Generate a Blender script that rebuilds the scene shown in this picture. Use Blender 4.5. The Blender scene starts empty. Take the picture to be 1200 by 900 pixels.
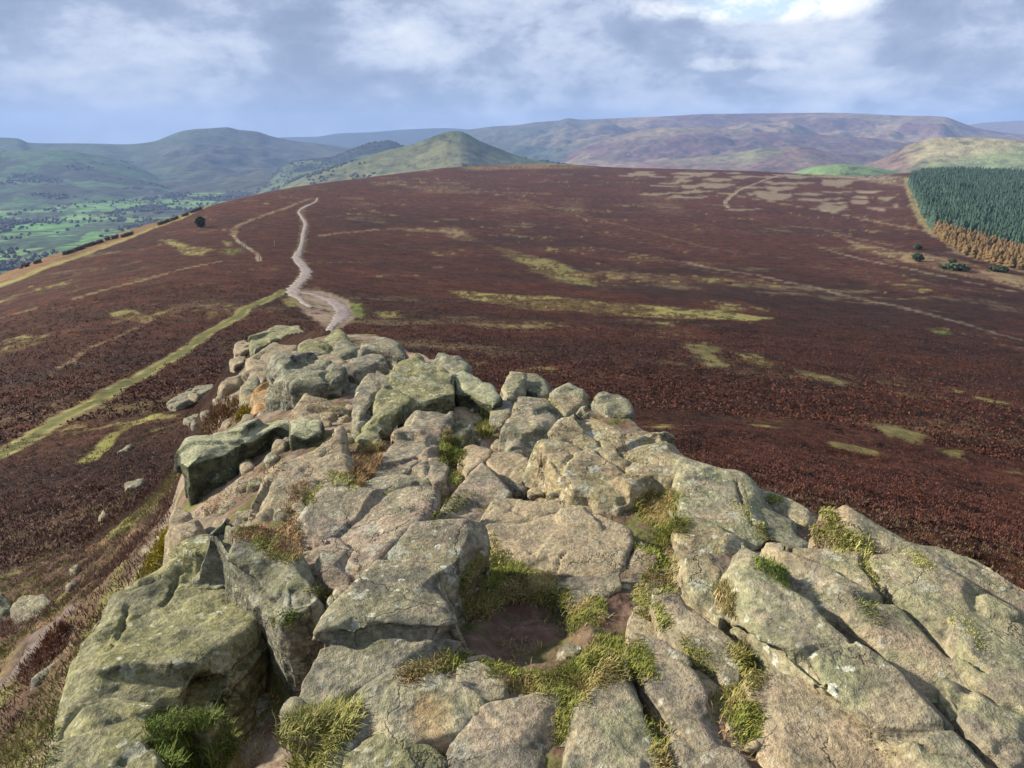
import bpy, bmesh, math, random
import numpy as np
random.seed(7)
rng = np.random.default_rng(7)
PI = math.pi
R = math.radians
sc = bpy.context.scene

# ------------------------------------------------------------------ camera
F, CX, CY, PITCH = 857.0, 600.0, 450.0, R(18.8)
cam_d = bpy.data.cameras.new('camera')
cam_d.sensor_width = 36.0
cam_d.lens = 36.0*F/1200.0
cam_d.clip_start, cam_d.clip_end = 0.05, 40000.0
cam = bpy.data.objects.new('camera', cam_d)
sc.collection.objects.link(cam)
cam.location = (0, 0, 0)
cam.rotation_euler = (PI/2-PITCH, 0, 0)
sc.camera = cam

# ------------------------------------------------------------------ sky, sun, exposure
SUN_AZ, SUN_EL = R(-76), R(26)          # clockwise from the view direction
sun_dir = (math.sin(SUN_AZ)*math.cos(SUN_EL), math.cos(SUN_AZ)*math.cos(SUN_EL), math.sin(SUN_EL))
world = bpy.data.worlds.new('World')
sc.world = world
world.use_nodes = True
nt = world.node_tree
for n in list(nt.nodes): nt.nodes.remove(n)
def N(nt, typ, **kw):
    n = nt.nodes.new(typ)
    for k, v in kw.items():
        if k == 'inp':
            for a, b in v.items(): n.inputs[a].default_value = b
        else: setattr(n, k, v)
    return n
def ramp(nt, fac, stops, interp='LINEAR'):
    n = nt.nodes.new('ShaderNodeValToRGB')
    cr = n.color_ramp; cr.interpolation = interp
    while len(cr.elements) < len(stops): cr.elements.new(0.5)
    for e, (p, c) in zip(cr.elements, stops):
        e.position = p
        e.color = (c, c, c, 1) if isinstance(c, (int, float)) else (c[0], c[1], c[2], 1)
    nt.links.new(fac, n.inputs[0]); return n.outputs[0]
def mixc(nt, fac, a, b, mode='MIX'):
    n = nt.nodes.new('ShaderNodeMix'); n.data_type = 'RGBA'; n.blend_type = mode
    for sock, v in ((n.inputs[0], fac), (n.inputs[6], a), (n.inputs[7], b)):
        if isinstance(v, bpy.types.NodeSocket): nt.links.new(v, sock)
        elif isinstance(v, (int, float)): sock.default_value = v
        else: sock.default_value = (v[0], v[1], v[2], 1)
    return n.outputs[2]
def mth(nt, op, a, b=None, c=None, clamp=False):
    n = nt.nodes.new('ShaderNodeMath'); n.operation = op; n.use_clamp = clamp
    for i, v in enumerate((a, b, c)):
        if v is None: continue
        if isinstance(v, bpy.types.NodeSocket): nt.links.new(v, n.inputs[i])
        else: n.inputs[i].default_value = v
    return n.outputs[0]
def vmul(nt, v, s):
    n = nt.nodes.new('ShaderNodeVectorMath'); n.operation = 'MULTIPLY'
    nt.links.new(v, n.inputs[0]); n.inputs[1].default_value = s
    return n.outputs[0]
def noise(nt, vec, scale, detail=4, rough=0.55, dist=0.0):
    n = N(nt, 'ShaderNodeTexNoise', inp={'Scale': scale, 'Detail': detail, 'Roughness': rough, 'Distortion': dist})
    nt.links.new(vec, n.inputs['Vector']); return n.outputs[0]

sky = N(nt, 'ShaderNodeTexSky', sky_type='NISHITA', sun_disc=False, sun_elevation=SUN_EL,
        sun_rotation=SUN_AZ % (2*PI), altitude=450, air_density=1.0, dust_density=1.0)
tc = N(nt, 'ShaderNodeTexCoord')
sep = N(nt, 'ShaderNodeSeparateXYZ'); nt.links.new(tc.outputs['Generated'], sep.inputs[0])
# clouds laid on a high flat deck: direction / (height + eps)
den = mth(nt, 'ADD', mth(nt, 'MAXIMUM', sep.outputs[2], 0.0), 0.16)
cx_ = mth(nt, 'DIVIDE', sep.outputs[0], den); cy_ = mth(nt, 'DIVIDE', sep.outputs[1], den)
cv = N(nt, 'ShaderNodeCombineXYZ'); nt.links.new(cx_, cv.inputs[0]); nt.links.new(cy_, cv.inputs[1])
big = noise(nt, cv.outputs[0], 0.55, 3, 0.5, 0.3)
v3 = vmul(nt, tc.outputs['Generated'], (1.0, 1.0, 1.9))
puff = noise(nt, v3, 4.4, 10, 0.60, 0.15)
wisp = noise(nt, v3, 12.0, 8, 0.62, 0.25)
# thick grey-blue deck with lighter billows
tone = mth(nt, 'ADD', mth(nt, 'ADD', mth(nt, 'MULTIPLY', puff, 0.54), mth(nt, 'MULTIPLY', wisp, 0.24)), mth(nt, 'MULTIPLY', big, 0.22))
deck = ramp(nt, tone, [(0.42, (3.2, 3.95, 5.7)), (0.475, (4.4, 5.2, 7.0)), (0.51, (6.2, 7.0, 8.9)), (0.55, (7.9, 8.6, 10.0)), (0.60, (9.9, 10.3, 11.1))])
# darker low bank towards the left horizon
lowbank = mth(nt, 'MULTIPLY', mth(nt, 'SUBTRACT', 0.5, mth(nt, 'MULTIPLY', sep.outputs[0], 1.2), clamp=True),
              mth(nt, 'SUBTRACT', 1.0, mth(nt, 'MULTIPLY', sep.outputs[2], 9.0), clamp=True), clamp=True)
deck = mixc(nt, mth(nt, 'MULTIPLY', lowbank, 0.38), deck, (4.3, 5.1, 6.8))
# bright gap in the clouds, high and right of the view, where the sky opens
def opening(x0, z0, sx, sz, lo, hi):
    gx = mth(nt, 'MULTIPLY', mth(nt, 'SUBTRACT', sep.outputs[0], x0), 1/sx)
    gz = mth(nt, 'MULTIPLY', mth(nt, 'SUBTRACT', sep.outputs[2], z0), 1/sz)
    gd = mth(nt, 'ADD', mth(nt, 'MULTIPLY', gx, gx), mth(nt, 'MULTIPLY', gz, gz))
    return ramp(nt, mth(nt, 'SUBTRACT', mth(nt, 'ADD', mth(nt, 'MULTIPLY', edge, 4.2), -1.35), gd), [(lo, 0.0), (hi, 1.0)])
edge = mth(nt, 'ADD', mth(nt, 'MULTIPLY', puff, 0.6), mth(nt, 'MULTIPLY', wisp, 0.4))
gapcol = mixc(nt, ramp(nt, wisp, [(0.44, 0.0), (0.56, 1.0)]), (8.3, 10.6, 12.2), (14.5, 14.2, 13.4))
deck = mixc(nt, opening(0.29, 0.143, 0.18, 0.021, 0.05, 1.05), deck, gapcol)
deck = mixc(nt, mth(nt, 'MULTIPLY', opening(0.27, 0.080, 0.11, 0.014, 0.35, 1.0), 0.75), deck, (11.5, 11.6, 12.0))
hz = ramp(nt, mth(nt, 'ADD', sep.outputs[2], 0.0), [(0.0, 1.0), (0.035, 0.0)])
deck = mixc(nt, mth(nt, 'MULTIPLY', hz, 0.2), deck, (6.0, 6.9, 8.2))
col = mixc(nt, 0.93, sky.outputs[0], deck)
bg = N(nt, 'ShaderNodeBackground', inp={'Strength': 0.042}); nt.links.new(col, bg.inputs[0])
wo = N(nt, 'ShaderNodeOutputWorld'); nt.links.new(bg.outputs[0], wo.inputs[0])
world.cycles.sampling_method = 'MANUAL'; world.cycles.sample_map_resolution = 512

sl = bpy.data.lights.new('sun', 'SUN'); sl.energy = 4.6; sl.angle = R(2.5); sl.color = (1.0, 0.90, 0.74)
so = bpy.data.objects.new('sun', sl); sc.collection.objects.link(so)
from mathutils import Vector
so.rotation_euler = Vector(sun_dir).to_track_quat('Z', 'Y').to_euler()

vs = sc.view_settings
sc.display_settings.display_device = 'sRGB'
vs.view_transform = 'Standard'; vs.look = 'None'; vs.gamma = 1.0; vs.exposure = 1.14; vs.use_curve_mapping = False
cy = sc.cycles
cy.use_denoising = True
cy.max_bounces = 6; cy.diffuse_bounces = 3; cy.glossy_bounces = 2; cy.transmission_bounces = 2; cy.volume_bounces = 0; cy.transparent_max_bounces = 8
cy.use_adaptive_sampling = True; cy.adaptive_threshold = 0.015

# ------------------------------------------------------------------ helpers
COS, SIN = math.cos(PITCH), math.sin(PITCH)
def ray(u, v):
    u = np.asarray(u, float); v = np.asarray(v, float)
    x = (u-CX)/F; y = (CY-v)/F
    return np.stack([x, COS+y*SIN, -SIN+y*COS], -1)
def project(x, y, z):
    f = y*COS - z*SIN
    up = y*SIN + z*COS
    f = np.where(f > 1e-3, f, 1e-3)
    return CX+F*x/f, CY-F*up/f
def azel(u, v):
    d = ray(u, v)
    return np.arctan2(d[..., 0], d[..., 1]), np.arctan2(-d[..., 2], np.hypot(d[..., 0], d[..., 1]))
def _h(ix, iy, iz, seed):
    n = (ix*374761393 + iy*668265263 + iz*2147483647 + seed*1274126177) & 0xffffffff
    n = ((n ^ (n >> 13))*1274126177) & 0xffffffff
    n = ((n ^ (n >> 16))*2246822519) & 0xffffffff
    return ((n ^ (n >> 15)) & 0xffffff)/float(0xffffff)
def vn2(x, y, seed=0):
    ix = np.floor(x).astype(np.int64); iy = np.floor(y).astype(np.int64)
    fx = x-ix; fy = y-iy
    fx = fx*fx*fx*(fx*(fx*6-15)+10); fy = fy*fy*fy*(fy*(fy*6-15)+10)
    z = np.int64(0)
    a = _h(ix, iy, z, seed); b = _h(ix+1, iy, z, seed); c = _h(ix, iy+1, z, seed); d = _h(ix+1, iy+1, z, seed)
    return ((a*(1-fx)+b*fx)*(1-fy)+(c*(1-fx)+d*fx)*fy)*2-1
def vn3(p, seed=0):
    i = np.floor(p).astype(np.int64); f = p-i
    f = f*f*f*(f*(f*6-15)+10)
    r = 0
    for dx in (0, 1):
        wx = f[:, 0] if dx else 1-f[:, 0]
        for dy in (0, 1):
            wy = f[:, 1] if dy else 1-f[:, 1]
            for dz in (0, 1):
                wz = f[:, 2] if dz else 1-f[:, 2]
                r = r + wx*wy*wz*_h(i[:, 0]+dx, i[:, 1]+dy, i[:, 2]+dz, seed)
    return r*2-1
def fbm2(x, y, wl, octs=4, gain=0.5, seed=0):
    r = 0; a = 1.0; s = 0
    for o in range(octs):
        c, sn = math.cos(o*1.3), math.sin(o*1.3)
        r = r + a*vn2((x*c-y*sn)/wl+o*17.3, (x*sn+y*c)/wl-o*9.1, seed+o); s += a; a *= gain; wl *= 0.5
    return r/s
_RX = np.array([[0.0, 0.8, 0.6], [-0.8, 0.36, -0.48], [-0.6, -0.48, 0.64]])
def fbm3(p, wl, octs=3, gain=0.5, seed=0):
    r = 0; a = 1.0; s = 0; q = p/wl
    for o in range(octs):
        r = r + a*vn3(q, seed+o); s += a; a *= gain; q = q@_RX*2.03+3.7
    return r/s
def sstep(a, b, x):
    t = np.clip((x-a)/(b-a), 0, 1); return t*t*(3-2*t)
def hermite(xs, ys, x):
    xs = np.asarray(xs, float); ys = np.asarray(ys, float)
    d = np.diff(ys)/np.diff(xs); m = np.zeros_like(ys); m[0] = d[0]; m[-1] = d[-1]
    for i in range(1, len(ys)-1):
        m[i] = 0 if d[i-1]*d[i] <= 0 else 2*d[i-1]*d[i]/(d[i-1]+d[i])
    x = np.clip(x, xs[0], xs[-1]); i = np.clip(np.searchsorted(xs, x)-1, 0, len(xs)-2)
    h = xs[i+1]-xs[i]; t = (x-xs[i])/h
    return (2*t**3-3*t**2+1)*ys[i]+(t**3-2*t**2+t)*h*m[i]+(-2*t**3+3*t**2)*ys[i+1]+(t**3-t**2)*h*m[i+1]
def poly_sd(px, py, poly):
    """signed distance to polygon, negative inside"""
    d2 = np.full(px.shape, 1e18); inside = np.zeros(px.shape, bool); n = len(poly)
    for i in range(n):
        ax, ay = poly[i]; bx, by = poly[(i+1) % n]
        ex, ey = bx-ax, by-ay
        t = np.clip(((px-ax)*ex+(py-ay)*ey)/max(ex*ex+ey*ey, 1e-12), 0, 1)
        d2 = np.minimum(d2, (px-ax-t*ex)**2+(py-ay-t*ey)**2)
        if ay != by:
            c = ((ay > py) != (by > py)) & (px < (bx-ax)*(py-ay)/(by-ay)+ax)
            inside ^= c
    d = np.sqrt(d2); return np.where(inside, -d, d)
def line_d(px, py, pts):
    d2 = np.full(px.shape, 1e18)
    for (ax, ay), (bx, by) in zip(pts[:-1], pts[1:]):
        ex, ey = bx-ax, by-ay
        t = np.clip(((px-ax)*ex+(py-ay)*ey)/max(ex*ex+ey*ey, 1e-12), 0, 1)
        d2 = np.minimum(d2, (px-ax-t*ex)**2+(py-ay-t*ey)**2)
    return np.sqrt(d2)
def tag(o, label=None, cat=None, group=None, kind=None):
    if label: o['label'] = label
    if cat: o['category'] = cat
    if group: o['group'] = group
    if kind: o['kind'] = kind
    return o
def link(o, parent=None):
    sc.collection.objects.link(o)
    if parent: o.parent = parent
    return o
def mesh_np(name, V, Fc, mat, smooth=True, cols=None, parent=None, origin=None):
    """V (n,3); Fc (m,k) with k constant; cols (n,3) stored as 'tint'"""
    V = np.asarray(V, np.float32)
    if origin is not None: V = V-np.asarray(origin, np.float32)
    me = bpy.data.meshes.new(name)
    Fc = np.asarray(Fc, np.int32); m, k = Fc.shape
    me.vertices.add(len(V)); me.vertices.foreach_set('co', V.ravel())
    me.loops.add(m*k); me.loops.foreach_set('vertex_index', Fc.ravel())
    me.polygons.add(m); me.polygons.foreach_set('loop_start', np.arange(0, m*k, k, dtype=np.int32))
    try: me.polygons.foreach_set('loop_total', np.full(m, k, np.int32))
    except Exception: pass
    me.update(calc_edges=True)
    me.polygons.foreach_set('use_smooth', np.full(m, smooth, bool))
    if cols is not None:
        at = me.color_attributes.new('tint', 'FLOAT_COLOR', 'POINT')
        c = np.ones((len(V), 4), np.float32); c[:, :3] = cols
        at.data.foreach_set('color', c.ravel())
    if mat: me.materials.append(mat)
    o = bpy.data.objects.new(name, me)
    if origin is not None: o.location = origin
    return link(o, parent)

# ------------------------------------------------------------------ materials
def newmat(name):
    m = bpy.data.materials.new(name); m.use_nodes = True
    t = m.node_tree; b = t.nodes['Principled BSDF']
    b.inputs['Specular IOR Level'].default_value = 0.25
    b.inputs['Roughness'].default_value = 0.9
    return m, t, b
def bumpn(t, b, h, strength, dist):
    n = N(t, 'ShaderNodeBump', inp={'Strength': strength, 'Distance': dist})
    t.links.new(h, n.inputs['Height']); t.links.new(n.outputs[0], b.inputs['Normal']); return n
def ground_mat(name, wl1, wl2, contrast=0.5, bstr=0.6, bdist=0.15, rough=0.95):
    """surface colour comes from the mesh 'tint' (soil, grass, heather cover), broken up by fine noise"""
    m, t, b = newmat(name)
    at = N(t, 'ShaderNodeVertexColor', layer_name='tint')
    g = N(t, 'ShaderNodeNewGeometry')
    n1 = noise(t, g.outputs['Position'], 1/wl1, 6, 0.65)
    n2 = noise(t, g.outputs['Position'], 1/wl2, 4, 0.6)
    f = mth(t, 'ADD', mth(t, 'MULTIPLY', n1, 0.6), mth(t, 'MULTIPLY', n2, 0.4))
    k = ramp(t, f, [(0.5-0.13, max(.12, 1-contrast)), (0.50, 1.0), (0.5+0.14, 1+contrast*0.9)])
    n3 = noise(t, g.outputs['Position'], 14/wl1, 4, 0.7)
    c = mixc(t, 1.0, at.outputs[0], k, 'MULTIPLY')
    c = mixc(t, 0.8, c, ramp(t, n3, [(0.32, 0.55), (0.5, 1.0), (0.68, 1.4)]), 'MULTIPLY')
    t.links.new(c, b.inputs['Base Color']); b.inputs['Roughness'].default_value = rough
    b.inputs['Specular IOR Level'].default_value = 0.1
    bumpn(t, b, mth(t, 'ADD', n1, mth(t, 'MULTIPLY', n3, 0.12)), bstr, bdist)
    return m
M_moor = ground_mat('moor_soil', 0.9, 6.0, 0.45, 0.5, 0.2)
M_heather = ground_mat('heather_cover', 0.8, 4.5, 0.95, 1.0, 0.45)
M_hills = ground_mat('far_hill_cover', 45.0, 160.0, 0.65, 0.8, 14.0)
def leaf_mat(name):
    m, t, b = newmat(name)
    at = N(t, 'ShaderNodeVertexColor', layer_name='tint')
    t.links.new(at.outputs[0], b.inputs['Base Color']); b.inputs['Roughness'].default_value = 0.7
    b.inputs['Specular IOR Level'].default_value = 0.15
    return m
M_leaf = leaf_mat('leaf_blades')
def plain_mat(name, col, col2, scale, rough=0.85):
    m, t, b = newmat(name)
    g = N(t, 'ShaderNodeNewGeometry'); n = noise(t, g.outputs['Position'], scale, 5, 0.6)
    t.links.new(ramp(t, n, [(0.35, col), (0.65, col2)]), b.inputs['Base Color']); b.inputs['Roughness'].default_value = rough
    bumpn(t, b, n, 0.4, 0.3/scale)
    return m
M_path = plain_mat('worn_path_grit', (0.17, 0.135, 0.115), (0.31, 0.26, 0.235), 1.1)
M_wall = plain_mat('dark_wall_stone', (0.05, 0.045, 0.04), (0.13, 0.11, 0.09), 1.5)
M_conifer = plain_mat('spruce_needles', (0.022, 0.050, 0.036), (0.055, 0.10, 0.070), 0.12)
M_larch = plain_mat('larch_needles', (0.10, 0.063, 0.027), (0.17, 0.11, 0.045), 0.3)
M_shrub = plain_mat('dark_shrub_leaves', (0.035, 0.055, 0.03), (0.075, 0.095, 0.045), 0.7)
M_bark = plain_mat('tree_bark', (0.05, 0.035, 0.025), (0.10, 0.08, 0.06), 3)
M_wood = plain_mat('weathered_post_wood', (0.16, 0.14, 0.12), (0.30, 0.27, 0.23), 8)
M_farwood = plain_mat('bare_wood_twigs', (0.028, 0.035, 0.025), (0.075, 0.07, 0.05), 0.02)
M_render = plain_mat('pale_house_wall', (0.45, 0.42, 0.38), (0.6, 0.57, 0.52), 0.5)
M_slate = plain_mat('slate_roof', (0.07, 0.07, 0.08), (0.13, 0.13, 0.14), 0.5)

def rock_mat(name, base, warm, dark, lichen, lich=0.5, white=0.5, stain=0.0, darkamt=0.5, pink=0.0, sharp=False):
    m, t, b = newmat(name)
    g = N(t, 'ShaderNodeNewGeometry'); P = g.outputs['Position']
    big = noise(t, P, 1.7, 5, 0.6, 0.4)
    med = noise(t, P, 6.5, 6, 0.65, 0.3)
    fin = noise(t, P, 42.0, 5, 0.7)
    grit = noise(t, P, 190.0, 2, 0.6)
    off = N(t, 'ShaderNodeVectorMath', operation='ADD'); t.links.new(P, off.inputs[0]); off.inputs[1].default_value = (31.7, 12.1, 5.3)
    med2 = noise(t, off.outputs[0], 4.2, 7, 0.68, 0.6)
    big2 = noise(t, off.outputs[0], 1.1, 4, 0.55, 0.5)
    c = mixc(t, ramp(t, big, [(0.36, 0.0), (0.62, 1.0)]), base, warm)
    if pink: c = mixc(t, mth(t, 'MULTIPLY', ramp(t, big2, [(0.48, 0.0), (0.60, 1.0)]), pink), c, (0.28, 0.21, 0.185))
    # dark weathering crust
    c = mixc(t, mth(t, 'MULTIPLY', ramp(t, med, [(0.42, 1.0), (0.54, 0.0)]), min(.95, darkamt*1.3)), c, dark)
    mp = N(t, 'ShaderNodeMapping'); t.links.new(P, mp.inputs[0]); mp.inputs['Rotation'].default_value = (0.30, -0.38, 0.5); mp.inputs['Scale'].default_value = (2.2, 4.5, 26.0)
    bed = noise(t, mp.outputs[0], 1.0, 5, 0.62, 0.6)
    c = mixc(t, 0.75, c, ramp(t, bed, [(0.34, 0.62), (0.50, 1.0), (0.66, 1.25)]), 'MULTIPLY')
    # green-yellow lichen film, on faces open to the sky
    sn = N(t, 'ShaderNodeSeparateXYZ'); t.links.new(g.outputs['Normal'], sn.inputs[0])
    upf = ramp(t, sn.outputs[2], [(0.0, 0.35), (0.6, 1.0)] if not sharp else [(0.55, 0.0), (0.85, 1.0)])  # sharp: pale film on tops alone, sides keep their painted-in shade
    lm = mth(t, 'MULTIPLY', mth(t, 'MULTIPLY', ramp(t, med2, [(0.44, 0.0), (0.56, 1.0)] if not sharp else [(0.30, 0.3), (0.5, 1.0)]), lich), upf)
    c = mixc(t, lm, c, lichen)
    # orange iron stain
    if stain:
        c = mixc(t, mth(t, 'MULTIPLY', ramp(t, big2, [(0.50, 0.0), (0.58, 1.0)]), stain), c, (0.50, 0.25, 0.08))
    # crustose lichen spots: pale blobs of uneven size
    if white:
        vo = N(t, 'ShaderNodeTexVoronoi', feature='F1', inp={'Scale': 17.0, 'Randomness': 1.0})
        dv = N(t, 'ShaderNodeVectorMath', operation='ADD')
        nz = N(t, 'ShaderNodeTexNoise', inp={'Scale': 30.0, 'Detail': 3.0}); t.links.new(P, nz.inputs['Vector'])
        sc_ = vmul(t, nz.outputs[1], (0.05, 0.05, 0.05))
        t.links.new(P, dv.inputs[0]); t.links.new(sc_, dv.inputs[1]); t.links.new(dv.outputs[0], vo.inputs['Vector'])
        s = mth(t, 'SUBTRACT', mth(t, 'ADD', mth(t, 'MULTIPLY', med2, 1.1), -0.34), vo.outputs[0])
        sp = mth(t, 'MULTIPLY', ramp(t, s, [(0.0, 0.0), (0.05, 1.0)]), white)
        c = mixc(t, mth(t, 'MULTIPLY', sp, ramp(t, big, [(0.42, 0.35), (0.58, 1.0)])), c, (0.50, 0.50, 0.44))
        v2_ = N(t, 'ShaderNodeTexVoronoi', feature='F1', inp={'Scale': 5.5, 'Randomness': 1.0}); t.links.new(dv.outputs[0], v2_.inputs['Vector'])
        crust = ramp(t, mth(t, 'SUBTRACT', mth(t, 'ADD', mth(t, 'MULTIPLY', mth(t, 'ADD', mth(t, 'MULTIPLY', big2, 0.6), mth(t, 'MULTIPLY', fin, 0.4)), 1.5), -0.52), v2_.outputs[0]), [(0.0, 0.0), (0.07, 1.0)])
        c = mixc(t, mth(t, 'MULTIPLY', crust, 0.55*white), c, (0.40, 0.41, 0.36))
        sd = ramp(t, mth(t, 'SUBTRACT', mth(t, 'ADD', mth(t, 'MULTIPLY', med, 0.8), -0.28), vo.outputs[0]), [(0.0, 0.0), (0.06, 1.0)])
        c = mixc(t, mth(t, 'MULTIPLY', sd, 0.35*white), c, (0.09, 0.09, 0.08))
    k = ramp(t, fin, [(0.30, 0.50), (0.5, 1.0), (0.70, 1.42)])
    c = mixc(t, 1.0, c, k, 'MULTIPLY')
    c = mixc(t, 0.7, c, ramp(t, grit, [(0.3, 0.7), (0.5, 1.0), (0.7, 1.25)]), 'MULTIPLY')
    c = mixc(t, 1.0, c, (0.86, 0.87, 0.80), 'MULTIPLY')
    b.inputs['Roughness'].default_value = 0.88
    vc = N(t, 'ShaderNodeTexVoronoi', feature='DISTANCE_TO_EDGE', inp={'Scale': 1.9, 'Randomness': 1.0})
    wv = N(t, 'ShaderNodeVectorMath', operation='ADD'); nw = N(t, 'ShaderNodeTexNoise', inp={'Scale': 3.5, 'Detail': 5.0, 'Roughness': 0.6}); t.links.new(P, nw.inputs['Vector'])
    t.links.new(P, wv.inputs[0]); t.links.new(vmul(t, nw.outputs[1], (0.45, 0.45, 0.45)), wv.inputs[1]); t.links.new(wv.outputs[0], vc.inputs['Vector'])
    ck = mth(t, 'MULTIPLY', ramp(t, vc.outputs[0], [(0.0, 1.0), (0.016, 0.0)]), ramp(t, big2, [(0.44, 0.0), (0.56, 1.0)]))
    c2 = mixc(t, mth(t, 'MULTIPLY', ck, 0.5), c, (0.05, 0.045, 0.03)); t.links.new(c2, b.inputs['Base Color'])
    hsum = mth(t, 'ADD', mth(t, 'ADD', mth(t, 'MULTIPLY', med, 1.0), mth(t, 'SUBTRACT', mth(t, 'MULTIPLY', bed, 0.6), mth(t, 'MULTIPLY', ck, 0.45))), mth(t, 'ADD', mth(t, 'MULTIPLY', fin, 0.30), mth(t, 'MULTIPLY', grit, 0.05)))
    bumpn(t, b, hsum, 0.75, 0.055)
    return m
GRN = (0.235, 0.235, 0.115); YEL = (0.29, 0.275, 0.125)
ROCKM = {
 'tan':   rock_mat('worn_tan_gritstone', (0.31, 0.25, 0.175), (0.37, 0.285, 0.195), (0.17, 0.15, 0.125), (0.31, 0.29, 0.18), 0.25, 0.25, 0.0, 0.35),
 'pink':  rock_mat('pinkish_gritstone', (0.26, 0.22, 0.17), (0.33, 0.255, 0.19), (0.13, 0.12, 0.105), (0.27, 0.26, 0.16), 0.3, 0.7, 0.0, 0.6, 0.45),
 'grey':  rock_mat('grey_lichened_gritstone', (0.25, 0.23, 0.185), (0.31, 0.255, 0.185), (0.10, 0.10, 0.09), GRN, 0.38, 1.0, 0.0, 0.6, 0.3),
 'green': rock_mat('green_lichened_gritstone', (0.20, 0.19, 0.13), (0.26, 0.24, 0.14), (0.085, 0.09, 0.06), YEL, 0.6, 0.8, 0.0, 0.8),
 'lich':  rock_mat('yellow_lichened_gritstone', (0.27, 0.25, 0.19), (0.33, 0.275, 0.195), (0.12, 0.12, 0.095), (0.30, 0.31, 0.175), 0.5, 1.0, 0.15, 0.65),
 'stain': rock_mat('orange_stained_gritstone', (0.30, 0.27, 0.20), (0.33, 0.27, 0.18), (0.12, 0.12, 0.11), GRN, 0.4, 0.7, 0.7, 0.55),
 'algae_shade': rock_mat('shade_dark_algae_gritstone', (0.085, 0.09, 0.05), (0.12, 0.12, 0.07), (0.035, 0.04, 0.025), (0.33, 0.33, 0.22), 1.0, 0.4, 0.0, 0.7, 0.0, True),  # sides near-black: shade painted in over the algae tone, pale lichened tops
 'dark':  rock_mat('dark_crusted_gritstone', (0.20, 0.19, 0.16), (0.235, 0.215, 0.165), (0.07, 0.075, 0.065), GRN, 0.4, 0.7, 0.0, 0.7),
 'slab':  rock_mat('coarse_grey_brown_gritstone', (0.29, 0.25, 0.185), (0.36, 0.28, 0.20), (0.15, 0.14, 0.115), (0.27, 0.28, 0.15), 0.5, 0.6, 0.10, 0.55, 0.4),
}
# ------------------------------------------------------------------ the hill: height of the ground
HOR = 158.0
_r = np.array([0.3, 3, 10, 20, 30, 50, 75, 100, 150, 200, 300, 400, 600, 800, 1100, 1300, 1600.])
_z = np.array([-4.1, -4.9, -7.0, -10.2, -13.8, -19.6, -24.8, -28.8, -35.6, -41.0, -46.5, -49.5, -51.0, -49.6, -45.2, -53., -66.])
def z_mid(r): return hermite(np.log(_r), _z, np.log(np.maximum(r, 0.3)))
SKY_MOOR = [(-400, 470), (-200, 400), (0, 322), (50, 303), (100, 286), (150, 270), (200, 255), (250, 240), (300, 228), (340, 220), (380, 214), (420, 209),
            (470, 203), (530, 196), (600, 193), (650, 192), (720, 196), (800, 198), (870, 200), (950, 204), (1010, 206), (1060, 203), (1110, 200),
            (1200, 206), (1400, 222), (1700, 240)]
_ea, _ee = azel([p[0] for p in SKY_MOOR], [p[1] for p in SKY_MOOR])
_RU = [(-400, 260), (-200, 290), (0, 330), (100, 380), (200, 450), (300, 570), (400, 740), (530, 980), (650, 1100), (870, 1120), (1000, 1150), (1100, 1200), (1400, 1250), (1700, 1250)]
_ra = azel([p[0] for p in _RU], [200]*len(_RU))[0]
E0 = math.atan(45.2/1100)
def moor_z(x, y):
    r = np.maximum(np.hypot(x, y), 0.3); a = np.arctan2(x, y)
    E = hermite(_ea, _ee, a); RR = hermite(_ra, [p[1] for p in _RU], a)
    rc = np.minimum(r, RR)
    rp = np.where(rc > 20, 20*np.exp(np.log(np.maximum(rc, 20)/20)*(math.log(1100/20.)/np.log(RR/20))), rc)
    dep0 = np.arctan2(-z_mid(rp), rp)
    d20 = math.atan(10.2/20)
    dep = np.where(r > 20, E+(dep0-E0)*(d20-E)/(d20-E0), dep0)
    z = -rc*np.tan(dep)
    ex = np.maximum(r-RR, 0)
    z = z - ex*np.tan(E) - np.where(ex < 260, ex*ex*0.0010, 260*260*0.0010+(ex-260)*0.52)
    return z
_PY = [-3, 0, 1.6, 2.7, 4.4, 6.5, 9, 14, 20, 30]
_PZ = [-1.62, -1.65, -1.70, -2.0, -2.35, -2.65, -3.05, -3.85, -5.4, -9.0]
def plat(x, y):
    s = x+0.25*y
    return hermite(_PY, _PZ, np.clip(y, -3, 30)) - 0.62*np.log1p(np.exp((-s-0.45)*5))/5 + 0.04*np.clip(x, 0, 4)
def hit(fn, u, v, off=0.0):
    """where the ray through a picture point meets a surface z=fn(x,y)+off"""
    d = ray(u, v); shp = d.shape[:-1]; d = d.reshape(-1, 3)
    T = np.exp(np.linspace(math.log(0.8), math.log(2600), 1500))
    out = np.zeros((len(d), 3))
    for i, dd in enumerate(d):
        X = dd[0]*T; Y = dd[1]*T; Z = dd[2]*T
        g = Z-(fn(X, Y)+off); k = np.argmax(g < 0)
        if g[k] >= 0: k = len(T)-1
        if k > 0:
            t = T[k-1]+(T[k]-T[k-1])*g[k-1]/(g[k-1]-g[k])
        else: t = T[0]
        out[i] = dd*t
    return out.reshape(shp+(3,))
EDGE = [(300, 398), (345, 390), (400, 392), (460, 405), (520, 428), (580, 478), (600, 450), (640, 452), (720, 480), (800, 535), (900, 588), (1050, 635), (1200, 700), (1400, 790)]
EDGEL = [(60, 930), (95, 830), (120, 740), (175, 690), (225, 640), (215, 600), (215, 550), (262, 500), (262, 440), (275, 415)]
_e1 = hit(plat, [p[0] for p in EDGE], [p[1] for p in EDGE]); _e2 = hit(plat, [p[0] for p in EDGEL], [p[1] for p in EDGEL])
PLATEAU = [tuple(p[:2]) for p in _e1]+[(4.5, 0.5), (4.0, -3), (-1.6, -3), (-1.6, 0.6)]+[tuple(p[:2]) for p in _e2]
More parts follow.
